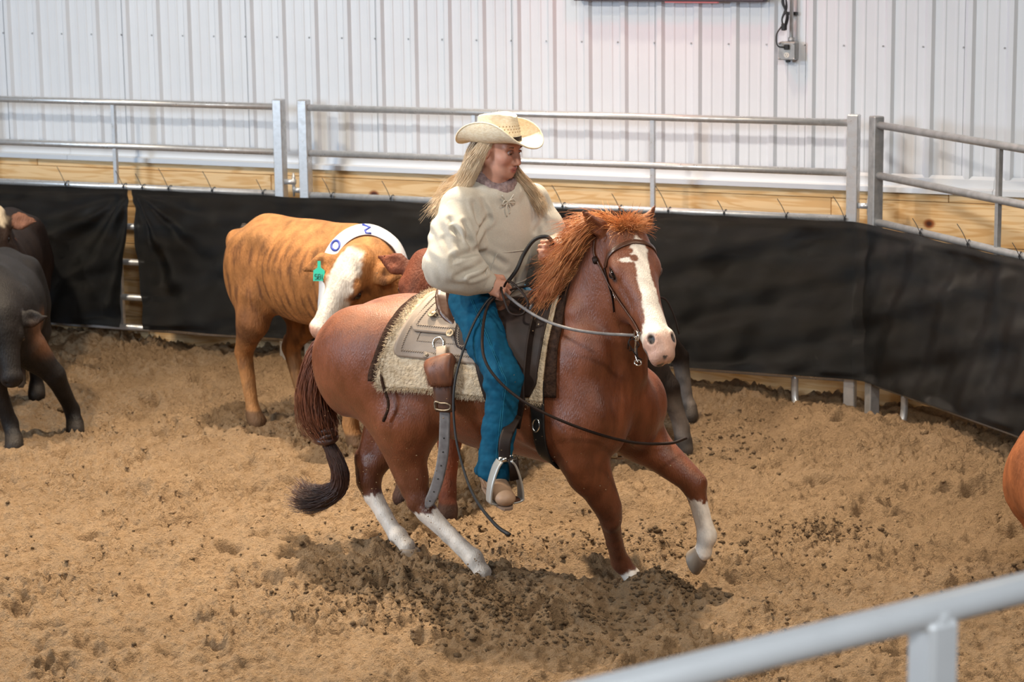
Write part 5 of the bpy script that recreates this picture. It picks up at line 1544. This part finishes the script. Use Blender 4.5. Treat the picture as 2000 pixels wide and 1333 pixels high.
# ---- straw hat, brim rolled up at the sides
HT = fp(-.010, 0, .022)
ty = hf*np.array([1, 1, 0]) + np.array([0, 0, .015]); ty /= np.linalg.norm(ty); tl_ = np.cross(UP, ty); tl_ /= np.linalg.norm(tl_); tu = np.cross(ty, tl_)
def hatp(f, l, u): return HT + ty*f + tl_*l + tu*u
na = 72
V = []; rows = 0
def brim_pt(a, q):
    """q 0 at the crown .. 1 at the edge"""
    cf, sf = math.cos(a), math.sin(a)
    rf = .098 + q*(.092 if cf > 0 else .085); rl = .080 + q*.105
    f = rf*cf; l = rl*sf
    side = abs(sf)**1.6
    # roll: sides curve up and in
    roll = side*2.15*q**.9
    ext = rl - .080
    if ext > 0:
        l = math.copysign(.080*abs(sf) + abs(sf)*ext*(math.sin(roll)/roll if roll > 1e-3 else 1.0), sf)
    u = abs(sf)*ext*((1-math.cos(roll))/roll if roll > 1e-3 else 0)*1.15 - .016*q*q*(1-side)*(1.5 if cf > 0 else .9)
    return f, l, u
nq = 16
for lay, dz in ((0, .0022), (1, -.0022)):
    for i in range(nq+1):
        for jx in range(na):
            f, l, u = brim_pt(2*math.pi*jx/na, i/nq); V.append(hatp(f, l, u+dz))
idx = np.arange(2*(nq+1)*na).reshape(2, nq+1, na)
F = []
for i in range(nq):
    for jx in range(na):
        j2 = (jx+1) % na
        F.append((idx[0, i, jx], idx[0, i+1, jx], idx[0, i+1, j2], idx[0, i, j2])); F.append((idx[1, i, jx], idx[1, i, j2], idx[1, i+1, j2], idx[1, i+1, jx]))
for jx in range(na):
    j2 = (jx+1) % na
    F.append((idx[0, nq, jx], idx[1, nq, jx], idx[1, nq, j2], idx[0, nq, j2]))
hat = mesh('straw_hat', V, np.array(F), M['straw'], rider)
hat_edge = [hatp(*brim_pt(2*math.pi*jx/na, 1.0)) for jx in range(na)]
MB().tube(hat_edge, .0036, 7, closed=True).build('brim_edge', M['straw'], hat)
V = []; nr = 20
def crown_pt(a, q):
    cf, sf = math.cos(a), math.sin(a)
    if q <= .55:
        z = q/.55; sh = 1-.12*z**1.4; f, l, u = .100*cf*sh, .082*sf*sh, .112*z
    else:
        z = (q-.55)/.45; sh = .88*(1-z)
        if z < .12: sh = .88*(1-.35*z)
        f, l = .100*cf*sh, .082*sf*sh; u = .112 + .010*math.sin(min(z*3, 1)*math.pi/2)
    top = sstep(.50, .60, np.float64(q))
    u -= float(top)*.030*math.exp(-(l/.026)**2)*(1-.2*f/.1)
    up_ = sstep(.15, .5, np.float64(q))
    pin = float(up_)*math.exp(-((f-.060)/.038)**2)
    l *= 1-.30*pin; u += .006*float(top)*(f/.1) - .010*float(top)*math.exp(-((f-.075)/.04)**2-((abs(l)-.04)/.02)**2)
    return f, l, u
for i in range(nr+1):
    for jx in range(na): V.append(hatp(*crown_pt(2*math.pi*jx/na, min(i/nr, .999))))
F = [(i*na+jx, i*na+(jx+1) % na, (i+1)*na+(jx+1) % na, (i+1)*na+jx) for i in range(nr) for jx in range(na)] + [tuple(range(nr*na, (nr+1)*na))]
mesh('crown', V, F, M['straw'], hat)
bd = [hatp(*(np.array(crown_pt(2*math.pi*jx/na, .06))*np.array([1.012, 1.015, 1]))) for jx in range(na)]
bn = np.array(bd) - HT; bn -= np.outer(bn @ tu, tu)
MB().tube(bd, .0085, 8, flat=(bn, .28), closed=True).build('hat_band', M['leather_dark'], hat)
pd = MB()
for row, q in enumerate((.20, .26, .32)):
    for jx in range(0, na, 2):
        a = 2*math.pi*(jx+row % 2)/na
        f, l, u = crown_pt(a, q); nrm_ = np.array([f/.1**2, l/.082**2, 0]); nrm_ /= np.linalg.norm(nrm_)
        c_ = hatp(f+nrm_[0]*.0006, l+nrm_[1]*.0006, u); tg = ty*(-nrm_[1])+tl_*nrm_[0]; nn_ = ty*nrm_[0]+tl_*nrm_[1]
        pd.put([c_-tg*.0030, c_+tu*.0035, c_+tg*.0030, c_-tu*.0035, c_+nn_*.0012], [(0, 1, 4), (1, 2, 4), (2, 3, 4), (3, 0, 4)])
prop(pd.build('woven_pattern', M['straw_dark'], hat, smooth=False), kind='stuff')
settle(rider)

# ------------------------------------------------------------------ reins
hR = wrR + np.array([.70, .42, -.42])*.085 - np.array([.25, -.80, .45])*.02
hL = wrL + np.array([.42, -.84, .22])*.085 + np.array([-.02, 0, 0])
rn = hroot('reins', hR, 'thin dark leather reins running from the bit through the rider hands', 'reins')
def rein(name, pts, r_=.0052, n=60, m_='leather_dark', flat=None):
    MB().tube(spline(pts, n), r_, 8, flat=flat).build(name, M[m_], rn)
bitR = P0 + (A*.455 + N_*-.095 + S_*-.075)*1.02
hRp = hR
rein('near_rein', [hRp] + [hRp*(1-q)+bitR*q + np.array([0, -.09*math.sin(math.pi*q), -.035*math.sin(math.pi*q)]) for q in (.2, .4, .6, .8)] + [bitR], .0065, m_='leather_worn')
rein('far_rein', [hRp, (.29, -.08, 1.29), (.40, .03, 1.30), (.52, .10, 1.30), (.68, .08, 1.30), P0 + (A*.455 + N_*-.095 + S_*.072)*1.02])
rein('loop', [hRp, (.275, -.21, 1.33), (.345, -.23, 1.30), (.385, -.24, 1.25), (.365, -.25, 1.205), (.315, -.26, 1.205), (.285, -.25, 1.24), (.25, -.225, 1.30), hRp+np.array([.005, -.01, .01])], .0048)
rein('hand_to_hand', [hRp+np.array([.0, .0, .01]), (.275, -.14, 1.365), (.295, -.11, 1.43), (.335, -.09, 1.49), (.385, -.075, 1.505), (.405, -.06, 1.475), hL], .0085, m_='black_strap')
rein('rein_tail', [hRp, (.185, -.235, 1.24), (.155, -.33, 1.12), (.135, -.42, .93), (.16, -.47, .74), (.225, -.51, .58), (.30, -.54, .47), (.40, -.56, .385), (.47, -.57, .355)], [.0052]*36+list(np.linspace(.0052, .009, 24)), m_='black_strap')
rein('swinging_rein', [hRp, (.205, -.27, 1.22), (.27, -.42, 1.07), (.36, -.455, .965), (.50, -.43, .865), (.66, -.31, .765), (.80, -.14, .685), (.90, .02, .655), (.935, .12, .66)], .0062, m_='leather_dark')
settle(rn)
# ------------------------------------------------------------------ cattle
M['cow_eye'] = mat('cow_eye', (.012, .008, .006), .08)
M['cow_coat'] = mat('cow_coat', rough=.65, attr=True, amount=.36, nscale=16, stretch=(1, 1, .4), bump=.6, bscale=110, bdist=.010, spec=.25, bstretch=(1, 1, .35))
M['cow_coat_sleek'] = mat('cow_coat_sleek', rough=.58, attr=True, amount=.4, nscale=12, bump=.5, bscale=120, bdist=.008, spec=.22, bstretch=(1, 1, .35))
M['tail_black'] = mat('cow_switch', (.02, .014, .010), .6)

def cow(name, label, loc, rz, poll, nose, colour, legs, neck=None, back=1.0, mat_='cow_coat', h=.011, ears=None, roll=0.0, tail=True, wid=1.0, girth=.285, headsc=1.0, long_=1.0, nrm=None, pin=True):
    """local frame: x forward, y left, z up. back = height of the back. legs: 4 joint chains (shoulder/hip .. foot)"""
    zc = back - girth
    poll = np.asarray(poll, float); nose = np.asarray(nose, float)
    pts_all = np.array([p for l in legs for p in l] + [poll, nose])
    lo = np.minimum(pts_all.min(0) - .22, (-.80*long_, -.36, -.03)); hi = np.maximum(pts_all.max(0) + .24, (.75*long_, .36, back+.14)); lo[2] = -.03
    q = SDF(lo, hi, h)
    L1 = long_
    q.ell((-.02, 0, zc), (.52*L1, .245*wid, girth-.005), k=.05)
    q.ell((.36*L1, 0, zc+.005), (.24, .195*wid, girth), k=.10)
    q.ell((-.40*L1, 0, zc+.045), (.24, .205*wid, girth-.045), k=.10)
    q.cone((-.42*L1, 0, back-.055), (.30*L1, 0, back-.045), .05, .055, k=.08)
    for sy in (-1, 1):
        q.ell((-.30*L1, sy*.150*wid, back-.085), (.075, .045, .045), k=.09)          # hook bone
        if pin: q.ell((-.60*L1, sy*.085*wid, back-.15), (.06, .05, .07), k=.06)            # pin bone
        q.ell((-.44*L1, sy*.145*wid, zc-.02), (.17, .085, .22), k=.06)             # thigh
        q.ell((.38*L1, sy*.150*wid, zc-.04), (.12, .065, .20), k=.06)              # shoulder
    q.ell((.52*L1, 0, zc-.10), (.11, .11, .16), k=.07)                            # brisket
    A_ = nose-poll; HL = np.linalg.norm(A_)/.44; A_ /= np.linalg.norm(A_)
    nb_ = np.array([.46*L1, 0, zc+.10]) if neck is None else np.asarray(neck, float)
    g_ = poll - nb_
    # forehead normal: away from the neck, square to the face
    N0 = -A_*(A_ @ np.array([0, 0, 1.0])) + np.array([0, 0, 1.0])
    fwd_ = A_*np.array([1, 1, 0]); 
    if np.linalg.norm(fwd_) > .12: N0 = N0*1.0
    else: N0 = np.array([g_[0], g_[1], .2]); N0 -= A_*(N0 @ A_)
    if nrm is not None: N0 = np.asarray(nrm, float); N0 = N0 - A_*(N0 @ A_)
    Nh = N0/np.linalg.norm(N0); Sh = np.cross(Nh, A_)
    if roll:
        c_, s_ = math.cos(roll), math.sin(roll); Nh, Sh = Nh*c_+Sh*s_, Sh*c_-Nh*s_
    def hp(t, n, y=0.0): return poll + (A_*t + Nh*n + Sh*y)*HL*headsc
    Rh_ = np.array([A_, Sh, Nh]); k1 = HL*headsc
    nm = nb_*.5+hp(.0, -.09)*.5
    q.cone(nb_, nm, .20, .155, k=.08, flat=((0, 1, 0), .78)); q.cone(nm, hp(.03, -.085), .155, .100, k=.07, flat=((0, 1, 0), .85))
    q.cone(nb_+np.array([.04, 0, -.16]), hp(.12, -.15), .07, .05, k=.08)
    q.ell(hp(.09, -.070), np.array((.13, .098, .085))*k1, Rh_, k=.04)
    q.ell(hp(-.015, -.045), np.array((.055, .072, .050))*k1, Rh_, k=.04)
    q.cone(hp(.12, -.070), hp(.37, -.060), .086*k1, .056*k1, k=.04)
    q.cone(hp(.15, -.140), hp(.37, -.100), .055*k1, .042*k1, k=.04)
    q.ell(hp(.395, -.068), np.array((.050, .066, .058))*k1, Rh_, k=.03)
    q.ell(hp(.38, -.125), np.array((.040, .040, .025))*k1, Rh_, k=.02)
    for y in (-1, 1):
        q.ell(hp(.135, -.028, y*.082), np.array((.040, .022, .028))*k1, Rh_, k=.025)
        q.ell(hp(.155, -.045, y*.104), np.array((.022, .016, .014))*k1, Rh_, k=.010, op='sub')
        q.ell(hp(.425, -.048, y*.042), np.array((.018, .016, .012))*k1, Rh_, k=.008, op='sub')
        ev = (Sh*y*.92 - Nh*.18 + np.array([0, 0, -.12])) if ears is None else np.asarray(ears[0 if y < 0 else 1], float)
        ev = ev/np.linalg.norm(ev); b0 = hp(.035, -.065, y*.085); fn = Nh*.8 + np.array([0, 0, .2]) + A_*.3; fn -= ev*(fn @ ev); fn /= np.linalg.norm(fn)
        q.chain([b0, b0+ev*.085*k1, b0+ev*.185*k1], [.030*k1, .052*k1, .014*k1], k=.02, flat=(fn, .38))
        q.chain([b0+ev*.05*k1+fn*.030*k1, b0+ev*.10*k1+fn*.028*k1, b0+ev*.16*k1+fn*.016*k1], [.012*k1, .030*k1, .008*k1], k=.012, flat=(fn, .6), op='sub')
    for i, ch in enumerate(legs):
        ch = [np.asarray(p, float) for p in ch]
        if i < 2:
            q.chain(ch, [.105, .052, .036][:len(ch)-1]+[.040], k=.04) if len(ch) == 4 else None
            q.chain([ch[1], ch[2], ch[3]], [.052, .033, .042], k=.015)
        else:
            q.chain([ch[0], ch[1]], [.150, .095], k=.06, flat=((0, 1, 0), .75)); q.chain([ch[1], ch[2]], [.088, .050], k=.05)
            q.chain([ch[2], ch[3]*.85+ch[2]*.15, ch[3]], [.048, .034, .042], k=.02)
            q.cone(ch[2]+np.array([-.03, 0, .05]), ch[2]+np.array([-.022, 0, -.01]), .022, .024, k=.02)
        ft_ = ch[-1]; q.cone(ft_+np.array([0, 0, .02]), ft_+np.array([.03, 0, -.02]), .046, .052, k=.015)
        q.cone(ft_+np.array([.055, 0, .05]), ft_+np.array([.10, 0, -.03]), .006, .008, k=.01, op='sub')
    V, F = q.mesh(2)
    V[:, 2] = np.maximum(V[:, 2], -.025)
    Hh = ((V-poll) @ A_/k1, (V-poll) @ Sh/k1, (V-poll) @ Nh/k1)
    C = colour(V, Hh)
    feet = [np.asarray(l[-1]) for l in legs]
    for f_ in feet:
        k_ = sstep(.055, .035, V[:, 2]-f_[2])*(np.hypot(V[:, 0]-f_[0], V[:, 1]-f_[1]) < .14); C = C*(1-k_[:, None])+(np.array([.05, .04, .032])*.5+C*.3)*k_[:, None]
    root = empty(name, loc, rz, label, 'cow', 'cattle in the arena')
    body_ = mesh('body', V, F, M[mat_], root, col=C)
    for y in (-1, 1):
        mesh('eye', *ball(hp(.155, -.047, y*.090), .022*k1), M['cow_eye'], root)
    if tail:
        tb = np.array([-.66*L1, 0, back-.09])
        MB().tube(spline([tb+np.array([.05, 0, .02]), tb+np.array([-.03, 0, -.10]), tb+np.array([-.03, .01, -.35]), tb+np.array([0, .02, -.52])], 18), np.linspace(.026, .011, 18), 8).build('tail', M['tail_black'], root)
        r_ = np.random.default_rng(5); m_ = 160
        S_3 = lock(np.tile(tb+np.array([0, .02, -.50]), (m_, 1))+r_.normal(0, .008, (m_, 3)), np.tile([.05, .05, -1.0], (m_, 1)), r_.uniform(.08, .22, m_), 6, .8, .6, .14, 5)
        mesh('tail_switch', *strands(S_3, .0016, .3), M['tail_black'], root)
    return root, q, hp, (A_, Nh, Sh, k1)

def stand(fr_=.0, back=1.0, sp=.14, k=1.0, L1=1.0):
    """four standing legs: right fore, left fore, right hind, left hind"""
    e = back*.52
    fx = .40*L1; hx = -.47*L1
    return [[(fx-.03, -sp, e), (fx, -sp, e*.60), (fx-.01, -sp, .10), (fx+.02, -sp, .03)], [(fx-.05, sp, e), (fx-.03, sp, e*.60), (fx-.04, sp, .10), (fx-.01, sp, .03)],
            [(hx+.06, -sp, back*.62), (hx+.12, -sp, back*.48), (hx-.06, -sp, back*.34), (hx-.01, -sp, .04)], [(hx+.02, sp, back*.62), (hx+.07, sp, back*.48), (hx-.11, sp, back*.34), (hx-.06, sp, .04)]]

# ---- tan brindle cow with white face
def col_tan(V, H_):
    t_, y_, n_ = H_
    base_ = np.array([.31, .130, .040]); dk = np.array([.085, .033, .014]); lt = np.array([.42, .215, .085])
    # brindle: broken vertical stripes
    wv = hash3(V, 3.2); st_ = .8*np.sin(V[:, 0]*72 + 9.0*wv + V[:, 2]*9*np.sin(V[:, 0]*4)) + 1.3*hash3(V*np.array([3.0, 1.5, .55])+wv[:, None]*.06, 19) + .5*wv
    k_ = sstep(.1, 1.4, st_)*(.72-.38*sstep(.95, 1.15, V[:, 2]))
    C = base_[None]*(1+.15*hash3(V, 3)[:, None]); C = C*(1-k_[:, None])+dk*k_[:, None]
    k_ = .55*sstep(.98, 1.14, V[:, 2])+.6*sstep(.42, .2, V[:, 2]); C = C*(1-k_[:, None])+lt*k_[:, None]
    k_ = sstep(.78, .60, V[:, 2])*sstep(.35, .55, V[:, 2])*sstep(-.1, -.35, V[:, 0])*.6; C = C*(1-k_[:, None])+dk*1.5*k_[:, None]
    jag_ = .02*hash3(V, 30)
    w_ = np.interp(t_, [-.08, -.02, .06, .16, .30, .42], [.03, .055, .075, .068, .085, .09])
    k_ = sstep(.012, -.012, np.abs(y_+.008)-w_+jag_)*(n_ > -.12)*sstep(-.07, -.03, t_)
    C = C*(1-k_[:, None])+np.array([.66, .60, .51])*k_[:, None]
    k_ = sstep(.375, .41, t_)*(n_ > -.17)*(np.abs(y_) < .1); C = C*(1-k_[:, None])+np.array([.50, .28, .20])*k_[:, None]
    k_ = sstep(1.3, .8, np.sqrt(((t_-.155)/.035)**2+((n_+.045)/.03)**2))*(y_ > .050); C = C*(1-k_[:, None])+np.array([.09, .04, .025])*k_[:, None]
    return C
loc_t = np.array([-5.976, 11.233, 0]); rz_t = math.radians(-21)
legs_t = [[(.36, -.14, .60), (.40, -.14, .38), (.39, -.14, .12), (.42, -.14, .03)], [(.34, .14, .60), (.33, .15, .38), (.30, .15, .12), (.33, .15, .03)],
          [(-.36, -.14, .72), (-.36, -.17, .60), (-.475, -.15, .405), (-.405, -.15, .04)], [(-.40, .14, .70), (-.30, .16, .56), (-.40, .13, .40), (-.28, .13, .04)]]
tan, qt, hpt, (At, Nt, St, kt) = cow('brindle_cow', 'tan brindle cow with white face, number band and green ear tag', loc_t, rz_t, (.55, -.235, 1.045), (.455, -.44, .65), col_tan, legs_t,
     neck=(.44, -.02, .90), back=1.155, girth=.285, h=.0095, ears=((-.60, -.62, -.22), (.70, .50, -.02)), nrm=(.42, -.86, .1), long_=.99)
# number band round the neck
M['band'] = mat('white_vinyl_band', (.74, .76, .80), .45, spec=.4)
M['blue_ink'] = mat('blue_ink', (.02, .045, .30), .5)
bandr = empty('neck_band', tuple(loc_t), rz_t, 'white number band with blue 0 around the tan cow neck', 'number band')
c0 = np.array([.43, -.115, .935]); dn = np.array([.80, -.50, .10]); dn /= np.linalg.norm(dn)
ua = np.array([.0, 0, 1.0]) - dn*dn[2]; ua /= np.linalg.norm(ua); ub = np.cross(dn, ua)
def band_r(th, sh):
    v_ = math.cos(th)*ua+math.sin(th)*ub; p_ = c0+dn*sh
    for r_ in np.arange(.05, .40, .004):
        z = p_+v_*r_; i = np.clip(((z-qt.lo)/qt.h).astype(int), 0, qt.n-1)
        if qt.v[tuple(i)] > 0: break
    return r_
nb_ = 72; ths = np.linspace(0, 2*math.pi, nb_, endpoint=False)
R0 = np.array([[band_r(t_, sh) for t_ in ths] for sh in (-.045, 0, .045)])
R0 = np.maximum(np.maximum(R0, np.roll(R0, 1, 1)), np.roll(R0, -1, 1)).mean(0)
for _ in range(6): R0 = .25*np.roll(R0, 1)+.5*R0+.25*np.roll(R0, -1)
R0 = np.minimum(R0, .255) + .012
def bandp(th, sh, off=0.0):
    r_ = np.interp(th % (2*math.pi), np.append(ths, 2*math.pi), np.append(R0, R0[0]))
    return c0+dn*sh+(math.cos(th)*ua+math.sin(th)*ub)*(r_+off-.75*sh)
V = [bandp(t_, sh, o_) for (sh, o_) in ((-.036, 0), (-.036, .004), (.036, .004), (.036, 0)) for t_ in ths]
F = [(k_*nb_+i, k_*nb_+(i+1) % nb_, ((k_+1) % 4)*nb_+(i+1) % nb_, ((k_+1) % 4)*nb_+i) for k_ in range(4) for i in range(nb_)]
mesh('band', V, F, M['band'], bandr)
BAND0 = -.55
def digit0(th0, wdt=.13):
    ring = [bandp(th0+wdt*math.cos(a), .025*math.sin(a), .004) for a in np.linspace(0, 2*math.pi, 24, endpoint=False)]
    MB().tube(ring, .0075, 6, closed=True).build('digit', M['blue_ink'], bandr)
BANDTH = (.56, -.30)
digit0(BANDTH[0])
MB().tube([bandp(BANDTH[1]+a*.1, b, .004) for a, b in ((-1, .03), (.2, .03), (.4, .01), (-.6, -.01), (.9, -.03))], .0075, 6).build('digit', M['blue_ink'], bandr)
# green ear tag
M['tag'] = mat('green_plastic_tag', (.03, .52, .36), .5)
M['ink'] = mat('black_ink', (.01, .06, .045), .6)
eb = hpt(.035, -.065, -.085); ev = np.array((-.60, -.62, -.22)); ev = ev/np.linalg.norm(ev)
tc = eb + ev*.10*kt
tn = np.array([.60, -.78, .15]); tn /= np.linalg.norm(tn); tx = np.cross([0, 0, 1.0], tn); tx /= np.linalg.norm(tx); tz = np.cross(tn, tx)
tp = lambda a, b, c: tc + tx*a + tz*b + tn*(c+.03)
out = [(-.008, .02), (.008, .02), (.009, -.015), (.030, -.030), (.031, -.085), (-.031, -.085), (-.030, -.030), (-.009, -.015)]
V = [tp(a, b, 0) for a, b in out]+[tp(a, b, .003) for a, b in out]
tg = mesh('ear_tag', V, [tuple(range(7, -1, -1)), tuple(range(8, 16))]+[(i, (i+1) % 8, 8+(i+1) % 8, 8+i) for i in range(8)], M['tag'], tan, smooth=False)
ink = MB()
for (x0, segs) in ((-.022, ((.012, .026, 0, .026), (0, .026, 0, .014), (0, .014, .012, .014), (.012, .014, .012, 0), (.012, 0, 0, 0))), (-.005, ((0, 0, .012, 0), (.012, 0, .012, .026), (.012, .026, 0, .026), (0, .026, 0, 0), (0, .013, .012, .013))), (.016, ((.0, .026, .0, .0),))):
    for (a0, b0, a1, b1) in segs:
        ink.tube([tp(x0+a0, b0-.075, .004), tp(x0+a1, b1-.075, .004)], .0018, 5)
ink.build('tag_number', M['ink'], tg)

# ---- red cow behind the horse
def flatcol(base_, var=.15, face=None, pale=None):
    def f(V, H_):
        C = np.asarray(base_)[None]*(1+var*hash3(V, 4)[:, None])
        if face is not None: C = face(V, H_, C)
        return C
    return f
def wor(r_, f_): return np.array([r_*math.cos(PSI)-f_*math.sin(PSI), r_*math.sin(PSI)+f_*math.cos(PSI), 0])
def rzc(th): return math.radians(math.degrees(PSI)-th)          # heading th degrees from picture-right toward the camera
lg = stand(back=.98, sp=.13)
lg[1] = [(.36, .14, .52), (.55, .17, .35), (.66, .20, .12), (.70, .22, .03)]
cow('red_cow', 'red cow facing the camera between the tan cow and the rider', wor(-.255, 11.55), rzc(112), (.555, .05, 1.215), (.80, .03, .88), flatcol((.13, .034, .014)), lg, neck=(.42, 0, .86), back=.985, girth=.27, ears=((.0, -.75, .25), (.0, .9, -.25)))
# ---- dark cow behind the horse's head
lg = stand(back=1.02, sp=.15)
lg[1] = [(.36, .18, .55), (.37, .33, .34), (.34, .40, .12), (.36, .41, .03)]
lg[3] = [(-.40, .16, .62), (-.36, .29, .48), (-.44, .42, .34), (-.40, .47, .04)]
def dk_legs(V, H_, C):
    k_ = sstep(.34, .22, V[:, 2])[:, None]; return C*(1-k_*.8)+np.array([.20, .165, .14])*k_*.8
cow('dark_cow', 'dark brown cow mostly hidden behind the horse head, grey lower legs', wor(.50, 12.5), rzc(92), (.62, -.02, .95), (.78, -.05, .56), flatcol((.022, .015, .012), .2, dk_legs), lg, back=1.03, girth=.27, mat_='cow_coat_sleek')
# ---- black calf running in from the left
def blk(V, H_, C):
    k_ = sstep(.15, .25, V[:, 1])*sstep(.42, .52, V[:, 2])*sstep(.72, .6, V[:, 2])*(V[:, 0] > .1); return C*(1-k_[:, None])+np.array([.10, .045, .022])*k_[:, None]
lg = [[(.34, -.12, .50), (.50, -.02, .34), (.48, .05, .11), (.53, .07, .02)], [(.36, .17, .48), (.34, .29, .34), (.24, .37, .12), (.27, .385, .03)],
      [(-.36, -.13, .58), (-.28, -.15, .45), (-.46, -.13, .32), (-.40, -.13, .04)], [(-.40, .13, .58), (-.42, .15, .45), (-.60, .13, .32), (-.62, .13, .06)]]
cow('black_calf', 'black calf charging in at the left edge with head down', wor(-2.84, 12.95), rzc(82), (.60, .06, .74), (.74, .11, .38), flatcol((.011, .009, .0085), .25, blk), lg, neck=(.40, 0, .66), back=.93, girth=.27, mat_='cow_coat_sleek', ears=((.1, -.9, -.15), (.12, .8, .05)), long_=.95)
# ---- white-faced dark cow behind it
def wf(V, H_, C):
    t_, y_, n_ = H_
    k_ = sstep(.02, -.02, np.abs(y_)-.085+.03*hash3(V, 25))*(n_ > -.10)*sstep(-.10, -.04, t_)*sstep(.10, .06, t_+.04*hash3(V, 18)); C = C*(1-k_[:, None])+np.array([.62, .52, .38])*k_[:, None]
    k_ = sstep(.10, .085, np.abs(t_-.05)+.2*np.abs(y_-.2))*(y_ > .13)*(y_ < .32)*(np.abs(n_+.07) < .12); C = C*(1-k_[:, None])+np.array([.17, .075, .045])*k_[:, None]
    d_ = np.sqrt(((V[:, 0]-.42)/.10)**2+((V[:, 1]-.14)/.14)**2+((V[:, 2]-.66)/.075)**2) + .35*hash3(V, 14)
    k_ = sstep(1.1, .9, d_); C = C*(1-k_[:, None])+np.array([.55, .45, .33])*k_[:, None]
    return C
cow('white_faced_cow', 'dark cow with cream forehead standing behind the black calf', wor(-3.14, 14.35), rzc(88), (.50, .05, 1.07), (.66, .06, .68), flatcol((.030, .017, .012), .25, wf), stand(back=.98), back=.97, girth=.26, ears=((.0, -.9, -.05), (.05, .9, .02)))
# ---- brown cow leaving at the right edge
lg = stand(back=.95, sp=.13)
lg[2] = [(-.46, -.13, .46), (-.44, -.15, .38), (-.52, -.14, .25), (-.49, -.14, .03)]
lg[3] = [(-.44, .13, .46), (-.40, .15, .38), (-.46, .14, .25), (-.42, .14, .03)]
cow('brown_cow', 'rust brown cow at the right edge, only its rump in view', wor(2.675, 9.50), rzc(-8), (.66, 0, .92), (.92, 0, .62), flatcol((.30, .095, .030), .12), lg, back=.80, girth=.31, tail=False, pin=False)
